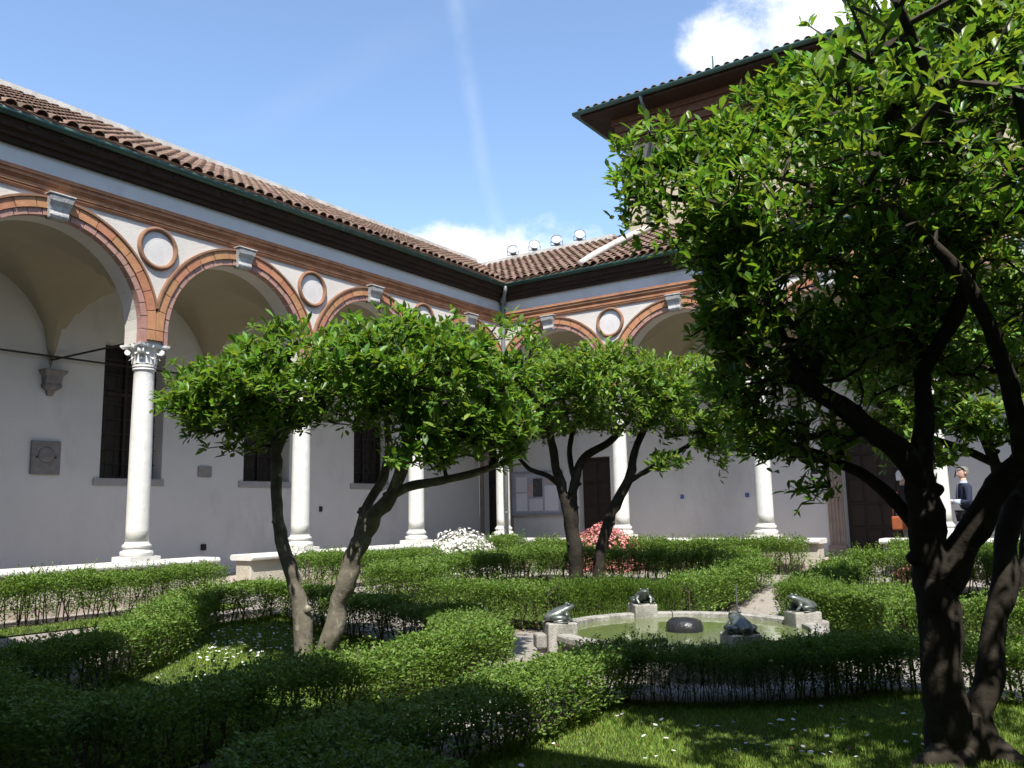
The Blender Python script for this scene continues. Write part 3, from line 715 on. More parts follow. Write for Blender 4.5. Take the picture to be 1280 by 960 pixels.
# ------------------------------------------------------------------ wall plates, notice board, floodlights
def wall_box(name, label, cat, wing_, s0, s1, z0, z1, dp, m_, group=None, bev=.01):
    rot = -math.pi / 2 if wing_ == 'w' else math.pi
    o = MB().box(s0, s1, -GD + .001, -GD + dp, z0, z1).build(name, m_, None, rotz=rot); bevel(o, bev)
    return tag(o, label, cat, group)
pl = wall_box('stone_plaque', 'square carved stone plaque on the white wall below a corbel', 'plaque', 'w', 9.36, 9.86, 2.40, 2.97, .05, corbel_m)
for s_ in (9.45, 9.77): MB().lathe([(0, 0), (.016, 0), (.016, .014), (0, .02)], 8).build('bolt', iron_m, pl).matrix_local = Matrix.Translation((s_, -GD + .05, 2.69)) @ Matrix.Rotation(-math.pi / 2, 4, 'X')
MB().lathe([(.12, 0), (.14, .012), (.12, .02)], 20).build('carved_shield', corbel_m, pl, True).matrix_local = Matrix.Translation((9.61, -GD + .045, 2.73)) @ Matrix.Rotation(-math.pi / 2, 4, 'X')
wall_box('wall_plate', 'small blank grey slab on the white wall between two tall windows', 'plate', 'w', 6.26, 6.58, 2.42, 2.64, .03, stone_grey)
wall_box('socket_box', 'black socket box low on the white wall behind the gap in the low wall', 'box', 'w', 6.36, 6.46, .98, 1.10, .06, iron_m)
for s_, lb in ((3.30, 'small grey switch box on the white wall between two tall windows'), (.03, 'small grey switch box on the white wall near the inner corner')): wall_box('switch_box', lb, 'box', 'w', s_ - .04, s_ + .04, 1.70, 1.82, .04, iron_m, 'grey switch boxes')
for s_, lb in ((-3.43, 'tiny blue plate on the arcade wall nearer the plain brown door'), (-5.07, 'tiny blue plate on the arcade wall nearer the fluted door jamb')): wall_box('sign_plate', lb, 'sign', 'n', s_ - .05, s_ + .05, 1.84, 1.94, .02, blue_m, 'tiny blue wall plates')
wall_box('sign_plate', 'small black plate on the wall beside the fluted door jamb', 'sign', 'n', -6.74, -6.58, 2.32, 2.46, .02, iron_m)
nb = wall_box('notice_board', 'grey framed notice board with pinned sheets beside the brown door', 'notice board', 'n', 0.02, 1.55, 1.55, 2.66, .05, board_m)
for a, b, z0, z1 in ((0.0, 1.57, 2.66, 2.70), (0.0, 1.57, 1.50, 1.549), (-.03, .018, 1.5, 2.7), (1.552, 1.60, 1.5, 2.7)):
    MB().box(a, b, -GD + .001, -GD + .09, z0, z1).build('frame', alu_m, nb)
for a, b, z0, z1, m_ in ((1.12, 1.48, 1.62, 2.1, paper_m), (1.12, 1.48, 2.14, 2.55, paper_m), (.62, 1.06, 1.62, 1.95, paper_m), (.62, .92, 2.0, 2.5, photo_m), (.95, 1.08, 2.0, 2.4, pinkp_m), (.12, .55, 1.62, 2.3, paper_m), (.12, .50, 2.34, 2.58, pinkp_m)):
    MB().box(a, b, -GD + .051, -GD + .056, z0, z1).build('sheet', m_, nb)
def floodlight(x, y, z, rz, label):
    T = thing('floodlight', label, 'floodlight', (x, y, z), rz, 'floodlights on the roof ridge')
    MB().tube([(0, 0, 0), (0, 0, .16)], .02, 8).build('bracket', lamp_m, T)
    h = MB().lathe([(.05, -.14), (.09, -.12), (.10, -.03), (.155, .06), (.16, .09), (.145, .09)], 18, cap=False).build('housing', lamp_m, T, True); h.location = (0, 0, .28); h.rotation_euler = (R(65), 0, 0)
    l = MB().lathe([(0, .07), (.145, .078)], 18, cap=False).build('lens', lens_m, T, True); l.location = (0, 0, .28); l.rotation_euler = (R(65), 0, 0)
    MB().tube([(-.165, 0, .28), (-.165, 0, .16), (.165, 0, .16), (.165, 0, .28)], .014, 6).build('yoke', lamp_m, T)
for i, x in enumerate((-1.55, -.80, -.05, .70)):
    floodlight(x, GD + .13, RIDGE - .07, R(25 + 9 * (i % 2)), ['grey floodlight on the ridge coping, the one closest to the roof valley', 'grey floodlight on the ridge coping, second from the roof valley', 'grey floodlight on the ridge coping, second from the tall building', 'grey floodlight on the ridge coping, closest to the tall building'][i])

# ------------------------------------------------------------------ leaves
def leaf_cloud(pos, dirs, nrm, length, width, fold=0.25, droop=0.12, fine=False):
    """one folded, pointed leaf of four triangles at each position (arrays n x 3)"""
    n = len(pos); d = dirs / np.linalg.norm(dirs, axis=1, keepdims=True)
    s = np.cross(d, nrm); s /= (np.linalg.norm(s, axis=1, keepdims=True) + 1e-9); u = np.cross(s, d)
    Ln = length[:, None]; Wd = width[:, None]
    if fine:
        mid = pos + d * Ln * .5 - u * Wd * fold * .4; tip = pos + d * Ln - u * Ln * droop; vs = [pos, mid, tip]
        for sg in (1, -1):
            vs += [pos + d * Ln * .34 + s * Wd * .36 * sg + u * Wd * fold * .3, pos + d * Ln * .70 + s * Wd * .50 * sg + u * (Wd * fold * .45 - Ln * droop * .45)]
        V = np.stack(vs, 1).reshape(-1, 3); o = (np.arange(n) * 7)[:, None, None]
        T = np.array([[0, 3, 1], [3, 4, 1], [4, 2, 1], [2, 6, 1], [6, 5, 1], [5, 0, 1]])[None] + o
        return V, T.reshape(-1, 3)
    base = pos; midp = pos + d * Ln * .5 - u * Wd * fold * .5; tip = pos + d * Ln - u * Ln * droop
    le = pos + d * Ln * .52 - s * Wd * .5 + u * Wd * fold * .5; ri = pos + d * Ln * .52 + s * Wd * .5 + u * Wd * fold * .5
    V = np.stack([base, le, ri, midp, tip], 1).reshape(-1, 3)
    o = (np.arange(n) * 5)[:, None, None]
    T = np.array([[0, 2, 3], [0, 3, 1], [2, 4, 3], [3, 4, 1]])[None] + o
    return V, T.reshape(-1, 3)

def smooth_poly(pts, rads, sub=5):
    P = [Vector(p) for p in pts]; out = []; ro = []
    for i in range(len(P) - 1):
        p0 = P[max(i-1, 0)]; p1 = P[i]; p2 = P[i+1]; p3 = P[min(i+2, len(P)-1)]
        for k in range(sub):
            t = k / sub; out.append(.5 * ((2*p1) + (p2-p0)*t + (2*p0-5*p1+4*p2-p3)*t*t + (3*p1-p0-3*p2+p3)*t**3)); ro.append(rads[i] + (rads[i+1]-rads[i])*t)
    out.append(P[-1]); ro.append(rads[-1]); return out, ro

def tree(label, base, limbs, blobs, n_tips, leaf_len, leaf_mat, seed, per_tip=(7, 11), holes=None, up=0.7, root_from=0.45, sub_leaf=3, group='magnolia trees in the lawns', bark_m=None, gap=-.18):
    """limbs: list of (points, radii) world; blobs: crown ellipsoids (centre, radii, weight)"""
    rs = np.random.RandomState(seed); r_ = random.Random(seed)
    bark_m = bark_m or bark
    T = thing('magnolia_tree', label, 'tree', base, 0, group); B = Vector(base)
    tr = MB(); nodes = []; nrad = []
    for li, (pts, rads) in enumerate(limbs):
        P, Rr = smooth_poly(pts, rads, 6)
        P2 = []; R2 = []
        for i, (p, q) in enumerate(zip(P, Rr)):
            kn = mnoise.noise(Vector((p.x * 5, p.y * 5, p.z * 5 + seed))); kk = mnoise.noise(Vector((p.x * 1.7, p.y * 1.7, p.z * 9 + seed)))
            P2.append(p - B + Vector((kn, kk, 0)) * q * .35); R2.append(q * (1 + .16 * kn + .12 * kk))
        tr.tube(P2, R2, 12, jitter=.05, seed=seed + li)
        for i in range(1, len(P2) - 1):          # knots and pruned stubs
            if r_.random() < .10 and R2[i] > .035:
                a = r_.uniform(0, 6.28); dv = Vector((math.cos(a), math.sin(a), r_.uniform(-.1, .4)))
                tr.tube([P2[i] + dv * R2[i] * .5, P2[i] + dv * R2[i] * 1.1, P2[i] + dv * (R2[i] * 1.25 + .012)], [R2[i] * .55, R2[i] * .42, R2[i] * .22], 8, jitter=.1, seed=i)
        for i, p in enumerate(P2):
            if i >= root_from * len(P2): nodes.append(p); nrad.append(R2[i])
    trunk = tr.build('trunk', bark_m, T, True)
    # crown tips
    tips = []; wsum = sum(b[2] for b in blobs)
    for c, rr, w in blobs:
        k = int(n_tips * w / wsum); got = 0
        while got < k:
            v = rs.normal(size=3); v /= np.linalg.norm(v)
            rad = (0.35 + 0.65 * rs.rand() ** 0.45)
            nz = .5 + .5 * mnoise.noise(Vector((v[0] * 2.2 + seed, v[1] * 2.2, v[2] * 2.2)))
            rad *= .74 + .42 * nz
            p = Vector(c) - B + Vector((v[0] * rr[0], v[1] * rr[1], v[2] * rr[2])) * rad
            if mnoise.noise(Vector((p.x * 1.5, p.y * 1.5, p.z * 1.9 + seed * 3))) < gap: 
                if rs.rand() < .8: continue
            if holes and holes(p + B): continue
            tips.append(p); got += 1
    tips = np.array([tuple(t) for t in tips]); ND = np.array([tuple(p) for p in nodes]); cap = len(nodes) + len(tips) * 8
    buf = np.zeros((cap, 3)); buf[:len(ND)] = ND; nn = len(ND)
    d0 = np.min(np.linalg.norm(tips[:, None, :] - ND[None], axis=2), axis=1); order = np.argsort(d0)
    par = [-1] * nn; tipnodes = []; dep = [0] * nn
    for ti in order:
        t = tips[ti]; dd = np.linalg.norm(buf[:nn] - t, axis=1); j = int(np.argmin(dd + .15 * (buf[:nn, 2] > t[2] + .1)))
        st = buf[j].copy(); dist = dd[j]; k = max(1, int(dist / .22)); last = j
        for q in range(1, k + 1):
            f = q / k; p = st + (t - st) * f
            if q < k: p = p + rs.normal(size=3) * .035 - np.array([0, 0, .10 * dist * f * (1 - f)])
            if nn >= cap: break
            buf[nn] = p; par.append(last); last = nn; nn += 1
        tipnodes.append(last)
    cnt = np.zeros(nn)
    for i in tipnodes: cnt[i] += 1
    for i in range(nn - 1, -1, -1):
        if par[i] >= 0: cnt[par[i]] += cnt[i]
    tw = MB(); 
    for i in range(nn):
        if par[i] < 0: continue
        r0 = min(.045, .0042 * cnt[par[i]] ** .48 + .001); r1 = min(.045, .0042 * cnt[i] ** .48 + .0008)
        if par[i] < len(nodes): r0 = min(r0 * 1.2, nrad[par[i]])
        tw.tube([buf[par[i]], buf[i]], [max(r0, r1), r1], 5 if r1 > .008 else 3, False)
    link('twigs', npt(tw, 'twigs', twig_m), T)
    # rosettes of leaves at tips and along the last twigs
    pos = []; dr = []; nm = []; cen = np.mean(tips, axis=0)
    def rosette(p, axis, k, spread=1.0):
        ax = axis / (np.linalg.norm(axis) + 1e-9); a0 = rs.rand() * 6.28
        q = np.cross(ax, [.3, .8, .52]); q /= np.linalg.norm(q); w = np.cross(ax, q)
        for i in range(k):
            a = a0 + i * 2.4; el = rs.uniform(.15, .95) * spread
            d = ax * (1 - .55 * el) + (q * math.cos(a) + w * math.sin(a)) * (.35 + .75 * el) + rs.normal(size=3) * .13
            pos.append(p + rs.normal(size=3) * .012); dr.append(d); nm.append(ax * .6 + np.array([0, 0, .9]) + rs.normal(size=3) * .28)
    for i in tipnodes:
        p = buf[i]; pd = p - buf[par[i]] if par[i] >= 0 else np.array([0, 0, 1.])
        out = (p - cen); out[2] *= .4; out /= (np.linalg.norm(out) + 1e-6)
        rosette(p, pd / (np.linalg.norm(pd) + 1e-6) * .5 + out * .55 + np.array([0, 0, up]), rs.randint(*per_tip))
        for q in range(sub_leaf):
            pp = par[i]
            if pp >= 0:
                f = rs.rand(); rosette(buf[pp] * f + p * (1 - f) + rs.normal(size=3) * .05, out * .5 + np.array([0, 0, up]) + rs.normal(size=3) * .3, rs.randint(2, 5), .9)
    pos = np.array(pos); n = len(pos); ln = leaf_len * rs.uniform(.45, 1.32, n)
    V, F_ = leaf_cloud(pos, np.array(dr), np.array(nm), ln, ln * rs.uniform(.27, .42, n), fold=.3, droop=rs.uniform(-.06, .30, (n, 1)), fine=True)
    cr = link('crown', npmesh('crown', V, F_, leaf_mat), T); cr['kind'] = 'stuff'
    return T
def npt(mb, name, m_):
    V = np.array([tuple(v) for v in mb.v], np.float32); k = {}
    me = bpy.data.meshes.new(name); me.from_pydata([tuple(v) for v in mb.v], [], mb.f); me.materials.append(m_); me.update(); return me

def depth_of(p): return (Vector(p) - CAM).dot(_F)
def pl(pts, d0): return [at(px, py, d0 + dd) for px, py, dd in pts]

# tree A: the low two-stemmed magnolia on the daisy lawn
A0 = Vector((4.94, -10.57, 0.0)); dA = depth_of(A0)
limbsA = [
 (pl([(384, 838, 0), (376, 765, 0), (368, 725, .02), (352, 675, .05), (346, 610, .05), (347, 560, .05), (362, 520, 0), (378, 470, -.1)], dA), [.125, .095, .085, .068, .062, .06, .05, .03]),
 (pl([(404, 838, 0), (418, 780, 0), (434, 720, 0), (450, 680, 0), (466, 648, 0), (488, 622, -.05), (500, 590, -.1), (512, 540, -.15), (505, 480, -.2)], dA), [.13, .105, .10, .11, .095, .075, .065, .055, .03]),
 (pl([(450, 680, 0), (452, 655, .05), (462, 628, .1), (478, 598, .2), (486, 560, .3), (480, 500, .3)], dA), [.08, .06, .055, .05, .045, .025]),
 (pl([(486, 622, -.05), (512, 608, -.1), (545, 602, -.2), (590, 592, -.25), (640, 575, -.3)], dA), [.055, .05, .045, .04, .025]),
 (pl([(347, 560, .05), (330, 535, .1), (300, 510, .15), (262, 490, .1)], dA), [.04, .035, .03, .018]),
 (pl([(350, 548, .05), (385, 510, .3), (430, 480, .5), (470, 450, .6)], dA), [.04, .035, .03, .018]),
 (pl([(395, 842, 0), (394, 832, 0), (393, 820, 0)], dA), [.17, .14, .07]),
 (pl([(384, 830, 0), (370, 842, -.1), (352, 850, -.25)], dA), [.09, .06, .02]),
 (pl([(404, 828, 0), (424, 838, -.1), (446, 846, -.2)], dA), [.09, .06, .02]),
 (pl([(398, 832, 0), (400, 846, -.2), (404, 856, -.35)], dA), [.09, .06, .02]),
]
blobsA = [(at(310, 500, dA), (.95, .95, .52), 1.0), (at(400, 470, dA), (1.2, 1.2, .60), 1.5), (at(500, 465, dA - .1), (1.2, 1.2, .60), 1.5), (at(575, 500, dA - .3), (.85, .85, .62), 1.1),
          (at(275, 505, dA), (.62, .7, .38), .5), (at(622, 540, dA - .4), (.40, .42, .40), .36), (at(520, 560, dA - .5), (.5, .45, .28), .25), (at(590, 440, dA), (.8, .8, .35), .5)]
tree('two-stemmed magnolia with a wide low crown on the daisy lawn', A0, limbsA, blobsA, 1500, .115, leafA, 3)

# tree B: behind the fountain hedge
B0 = Vector((5.0, -4.9, 0.02)); dB = depth_of(B0)
limbsB = [
 (pl([(722, 765, 0), (720, 700, 0), (712, 650, 0), (704, 615, 0), (695, 585, 0), (688, 545, -.1), (680, 500, -.2)], dB), [.14, .12, .10, .085, .07, .055, .03]),
 (pl([(722, 765, 0), (717, 680, .02), (716, 640, 0), (718, 605, 0), (730, 572, .1), (762, 552, .2), (790, 520, .3)], dB), [.11, .10, .085, .075, .065, .055, .03]),
 (pl([(745, 765, 0), (752, 690, 0), (765, 640, 0), (785, 600, 0), (795, 560, .1), (815, 520, .2), (840, 480, .3)], dB), [.12, .10, .085, .075, .06, .05, .03]),
 (pl([(784, 602, 0), (806, 590, -.1), (835, 572, -.2), (880, 545, -.3)], dB), [.05, .045, .04, .025]),
 (pl([(704, 612, 0), (685, 595, .1), (660, 585, .2), (640, 560, .3)], dB), [.045, .04, .035, .02]),
 (pl([(718, 600, 0), (712, 560, .3), (725, 510, .5), (735, 470, .5)], dB), [.05, .045, .04, .02]),
 (pl([(734, 770, 0), (733, 752, 0), (733, 740, 0)], dB), [.22, .17, .08]),
]
blobsB = [(at(690, 500, dB), (1.15, 1.15, .70), 1.2), (at(775, 490, dB), (1.3, 1.3, .75), 1.5), (at(855, 500, dB - .2), (1.0, 1.0, .80), 1.1), (at(640, 520, dB), (.8, .8, .6), .7), (at(905, 545, dB - .3), (.5, .5, .55), .4), (at(735, 462, dB), (1.2, 1.2, .40), .8), (at(835, 580, dB - .5), (.35, .35, .18), .12)]
tree('three-stemmed magnolia between the fountain and the pink azalea', B0, limbsB, blobsB, 1350, .125, leafB, 5, bark_m=bark_shaded)

# tree C: the big one close to the camera
C0 = Vector((11.24, -10.93, 0.0)); dC = depth_of(C0)
limbsC = [
 (pl([(1188, 955, 0), (1180, 880, 0), (1172, 800, .02), (1166, 730, .05), (1160, 670, .05), (1152, 615, .05), (1150, 575, .05), (1156, 520, .1), (1150, 450, .2), (1128, 370, .3), (1090, 300, .3), (1070, 230, .3)], dC), [.15, .13, .12, .12, .115, .10, .075, .06, .05, .042, .034, .02]),
 (pl([(1152, 600, .05), (1120, 562, 0), (1085, 535, -.05), (1050, 508, -.1), (1010, 480, -.2), (985, 440, -.3), (960, 380, -.4)], dC), [.09, .075, .07, .062, .052, .04, .025]),
 (pl([(1178, 735, .03), (1200, 690, 0), (1228, 645, -.1), (1256, 600, -.2), (1290, 560, -.3), (1330, 480, -.4), (1340, 380, -.4)], dC), [.10, .10, .09, .08, .07, .06, .04]),
 (pl([(1228, 955, 0), (1228, 890, .02), (1240, 810, .08), (1252, 740, .1), (1262, 650, .2), (1300, 560, .3), (1330, 470, .5)], dC), [.12, .09, .075, .072, .07, .06, .04]),
 (pl([(1168, 690, .05), (1130, 640, .15), (1090, 600, .25), (1050, 580, .35), (1000, 562, .4), (950, 560, .45)], dC), [.05, .045, .04, .035, .028, .018]),
 (pl([(1010, 480, -.2), (1020, 440, -.2), (990, 400, 0), (940, 350, .1), (890, 320, .1)], dC), [.035, .032, .03, .025, .015]),
 (pl([(1150, 470, .2), (1190, 400, -.2), (1215, 320, -.5), (1200, 220, -.7), (1180, 120, -.7)], dC), [.05, .045, .04, .032, .02]),
 (pl([(1280, 580, -.3), (1262, 480, -.5), (1230, 390, -.7), (1190, 330, -.8), (1120, 260, -.9)], dC), [.06, .05, .042, .034, .02]),
 (pl([(1128, 370, .3), (1080, 340, .4), (1010, 310, .5), (930, 280, .4), (860, 250, .3)], dC), [.035, .032, .028, .022, .014]),
 (pl([(1212, 962, 0), (1212, 930, 0), (1212, 890, 0)], dC), [.21, .17, .08]),
 (pl([(1190, 925, 0), (1165, 950, -.1), (1135, 965, -.2)], dC), [.10, .075, .02]),
 (pl([(1230, 930, 0), (1262, 952, -.1), (1295, 962, -.2)], dC), [.09, .065, .02]),
 (pl([(1205, 930, 0), (1200, 965, -.2), (1196, 990, -.4)], dC), [.11, .085, .03]),
 (pl([(1290, 560, -.3), (1310, 420, -.8), (1300, 250, -1.2), (1270, 110, -1.5)], dC), [.06, .05, .04, .02]),
 (pl([(1200, 220, -.7), (1180, 140, -1.2), (1150, 70, -1.6), (1120, 0, -1.8)], dC), [.035, .03, .025, .015]),
]
def holesC(p):
    d = p - CAM; w = d.dot(_F); px = 640 + FPX * d.dot(_X) / w; py = 480 - FPX * d.dot(_Y) / w
    if py > 500 and 640 < px < 1500 and rnd.random() < (.5 if py < 575 else .93): return True
    if px < 880 and py > 330 and rnd.random() < .85: return True
    if px < 790 and not (150 < py < 330): return True
    if px < 880 and rnd.random() < (.62 if px < 850 else .35): return True
    if w < 2.2 or (w < 4.4 and px < 1010): return True
    if 480 < py < 600 and 1100 < px < 1240: return True
    return False
blobsC = [(at(1130, 230, dC), (1.25, 1.25, 1.05), 1.7), (at(1010, 260, dC), (.95, .95, .85), 1.25), (at(1230, 140, dC - .2), (1.2, 1.2, .95), 1.4), (at(1300, 300, dC), (1.1, 1.1, .9), .8), (at(880, 240, dC + .1), (.42, .5, .42), .42),
          (at(1040, 370, dC), (.95, .9, .55), .9), (at(1150, 90, dC - .3), (.85, .8, .45), .7), (at(900, 315, dC), (.55, .5, .22), .35), (at(1060, 150, dC), (.6, .6, .5), .7), (at(980, 440, dC), (.6, .6, .4), .4), (at(1020, 600, dC - .1), (.14, .14, .14), .05), (at(960, 520, dC), (.35, .3, .3), .18), (at(1240, 30, dC - .2), (.9, .8, .5), .7),
          (Vector((11.2, -12.6, 3.35)), (1.1, 1.0, .5), .5), (Vector((11.9, -13.3, 3.5)), (1.0, .95, .45), .45), (Vector((12.6, -12.2, 3.2)), (1.1, 1.0, .7), .5), (at(1180, 400, dC + .2), (.8, .8, .5), .45),
          (at(820, 190, dC + .1), (.28, .3, .16), .14), (at(800, 250, dC), (.22, .3, .2), .12), (at(930, 390, dC + .2), (.5, .5, .3), .35), (at(960, 470, dC + .2), (.45, .45, .32), .3), (at(1000, 545, dC + .3), (.5, .45, .18), .2), (at(1100, 470, dC + .5), (.7, .6, .3), .35)]
tree('large magnolia with thick dark forked trunk, in front of the two people', C0, limbsC, blobsC, 3000, .084, leafC, 8, holes=holesC, root_from=.5, bark_m=bark_shaded, gap=-.10)

# tree D: its twin on the far side of the fountain
D0 = Vector((11.0, -4.9, 0.02)); dD = depth_of(D0)
limbsD = [
 (pl([(1258, 800, 0), (1262, 720, 0), (1258, 660, 0), (1250, 600, 0), (1232, 550, 0), (1190, 490, .1)], dD), [.12, .10, .085, .075, .06, .03]),
 (pl([(1275, 800, 0), (1285, 700, 0), (1290, 620, 0), (1300, 540, 0), (1310, 470, 0)], dD), [.13, .11, .09, .07, .03]),
 (pl([(1244, 580, 0), (1200, 560, .1), (1150, 540, .2), (1110, 510, .2)], dD), [.05, .045, .04, .02]),
]
blobsD = [(at(1160, 540, dD), (.7, .7, .45), .5), (at(1290, 390, dD), (1.0, 1.0, .6), .8), (at(1100, 430, dD), (.5, .5, .5), .35), (at(1150, 460, dD), (.85, .85, .75), 1.0), (at(1230, 430, dD), (1.1, 1.1, .80), 1.3), (at(1330, 450, dD), (1.1, 1.1, .8), 1.0), (at(1240, 510, dD - .3), (.8, .8, .45), .6)]
tree('magnolia standing in the far lawn, half hidden behind the big forked tree', D0, limbsD, blobsD, 1150, .125, leafB, 12, bark_m=bark_shaded)

# ------------------------------------------------------------------ hedges
HED = []
def hedge_meshes():
    for v in range(4):
        rs = np.random.RandomState(40 + v); n = 8600; L_ = 1.0
        # leaf positions: dense rounded top, thinner flanks, open foot
        x = rs.uniform(-.53, .53, n); a = rs.rand(n); y = np.empty(n); z = np.empty(n)
        top = a < .56
        y[top] = rs.uniform(-.27, .27, top.sum()); z[top] = .50 - .05 * (np.abs(y[top]) / .27) ** 3 - rs.rand(top.sum()) ** 1.6 * .17
        sd = ~top; k = sd.sum(); sg = np.where(rs.rand(k) < .5, -1, 1); y[sd] = sg * (.27 - rs.rand(k) ** 1.5 * .16); z[sd] = .48 - rs.rand(k) ** .95 * .38
        und = np.array([mnoise.noise(Vector((xx * 3.1 + v * 7, yy * 4, v))) for xx, yy in zip(x, y)]); z += und * .045
        den = np.array([mnoise.noise(Vector((xx * 6 + v * 3, yy * 5, zz * 6))) for xx, yy, zz in zip(x, y, z)])
        keep = (z > .24) | (den > -.30 + (.24 - z) * 2.0); x, y, z = x[keep], y[keep], z[keep]
        n2 = 60; sh = []                                     # shoots standing proud of the clipped top
        for i in range(n2):
            sx, sy = rs.uniform(-.5, .5), rs.uniform(-.25, .25); hh = rs.rand() ** 2 * .11 + .02
            for q in range(int(4 + hh * 60)): sh.append((sx + rs.normal() * .008, sy + rs.normal() * .008, .49 + hh * q / (4 + hh * 60) + .02 * rs.rand()))
        P_ = np.concatenate([np.stack([x, y, z], 1), np.array(sh)]); n = len(P_)
        d = rs.normal(size=(n, 3)); d[:, 2] = np.abs(d[:, 2]) * .8 + .1; d[:, 1] += np.sign(P_[:, 1]) * (np.abs(P_[:, 1]) > .2) * .7
        nm = rs.normal(size=(n, 3)) * .5; nm[:, 2] += 1
        ln = rs.uniform(.022, .040, n); V, F_ = leaf_cloud(P_, d, nm, ln, ln * .5, .2, .08)
        fo = npmesh('foliage', V, F_, hedge_leaf)
        st = MB()
        for i in range(16):
            sx, sy = -.48 + i * .064 + rs.normal() * .015, rs.uniform(-.12, .12); lean = rs.normal(size=2) * .05
            p0 = np.array([sx, sy, -.05]); p1 = np.array([sx + lean[0], sy + lean[1], .2]); p2 = np.array([sx + lean[0] * 1.8, sy + lean[1] * 1.8, .44])
            st.tube([p0, p1, p2], [.010, .008, .004], 4, False)
            for q in range(3):
                f = rs.uniform(.3, .9); b = p0 + (p1 - p0) * f if rs.rand() < .5 else p1 + (p2 - p1) * f; e = b + np.array([rs.normal() * .07, rs.normal() * .08, rs.uniform(.06, .16)])
                st.tube([b, e], [.005, .002], 3, False)
        HED.append((fo, npt(st, 'stems', hedge_stem)))
hedge_meshes()
def hedge(label, runs, hscale=1.0, step=.93):
    """runs: polylines (world x, y); one clipped section per ~0.93 m"""
    x0, y0 = runs[0][0]
    T = thing('clipped_hedge', label, 'hedge', (x0, y0, ground_z(x0, y0)))
    r_ = random.Random(len(label)); i = 0
    for run in runs:
        for (ax, ay), (bx, by) in zip(run[:-1], run[1:]):
            L_ = math.hypot(bx - ax, by - ay); n = max(1, round(L_ / step)); ang = math.atan2(by - ay, bx - ax)
            for k in range(n):
                t = (k + .5) / n; x = ax + (bx - ax) * t; y = ay + (by - ay) * t; z = ground_z(x, y)
                fo, st = HED[r_.randrange(4)]; sx = L_ / n / 1.0 * 1.06
                flip = math.pi if r_.random() < .5 else 0
                o = link('foliage', fo, T); o.location = (x - x0, y - y0, z - ground_z(x0, y0)); o.rotation_euler = (0, 0, ang + flip); o.scale = (sx, r_.uniform(1.08, 1.26), hscale * r_.uniform(1.10, 1.26)); o['kind'] = 'stuff'
                s_ = link('stems', st, o); s_['kind'] = 'stuff'
    return T
def arc(sx, sy, r_=2.5, a0=23.6, a1=66.4, n=5):
    return [(FC[0] + sx * r_ * math.cos(R(a0 + (a1 - a0) * i / n)), FC[1] + sy * r_ * math.sin(R(a0 + (a1 - a0) * i / n))) for i in range(n + 1)]
hl = {'north-west': 'low clipped privet hedge around the lawn of the three-stemmed tree', 'north-east': 'dark shaded privet hedge around the lawn in front of the dark doorway',
      'south-west': 'low privet hedge with open stems around the daisy lawn of the two-stemmed tree', 'south-east': 'privet hedge with bare stems between the fountain and the nearer lawn'}
for qn, (sx, sy) in QUADS.items():
    vm = 5.5 if sy > 0 else 6.2
    P_ = lambda u, v: (FC[0] + sx * u, FC[1] + sy * v)
    ui = UI.get((sx, sy), 1.0); ar = arc(sx, sy, a1=math.degrees(math.acos(ui / 2.5)), n=5 if ui == 1 else 6)
    hedge(hl[qn], [ar, [P_(ui, 2.29 if ui == 1 else 2.44), P_(ui, vm), ], [P_(ui, vm), P_(5.5, vm)], [P_(5.5, vm), P_(5.5, 1.0)], [P_(5.5, 1.0), P_(2.29, 1.0)]] if qn != 'south-west' else [ar, [P_(1.0, 2.29), P_(1.0, vm), P_(3.4, vm)], [P_(b, a) for a, b in SWC[::-1]], [P_(5.5, 1.0), P_(2.29, 1.0)]], .79 if qn == 'south-east' else .87 if sy < 0 else 1.04)
hedge('strip of privet hedge along the low wall beside the daisy lawn', [[(1.05, -15.5), (1.05, -9.0)]], 1.0)
hedge('strip of privet hedge along the low wall leading to the white azalea', [[(.85, -7.1), (.85, -3.7)]], 1.0)
hedge('short clump of hedge in the inner corner below the rainwater pipe', [[(.85, -1.75), (.85, -.75)]], 1.25)
hedge('strip of privet hedge along the low wall under the notice board and blue plates', [[(1.45, -.75), (7.3, -.75)]], 1.12)
hedge('strip of privet hedge along the low wall where the people pass', [[(8.9, -.75), (15.5, -.75)]], 1.0)

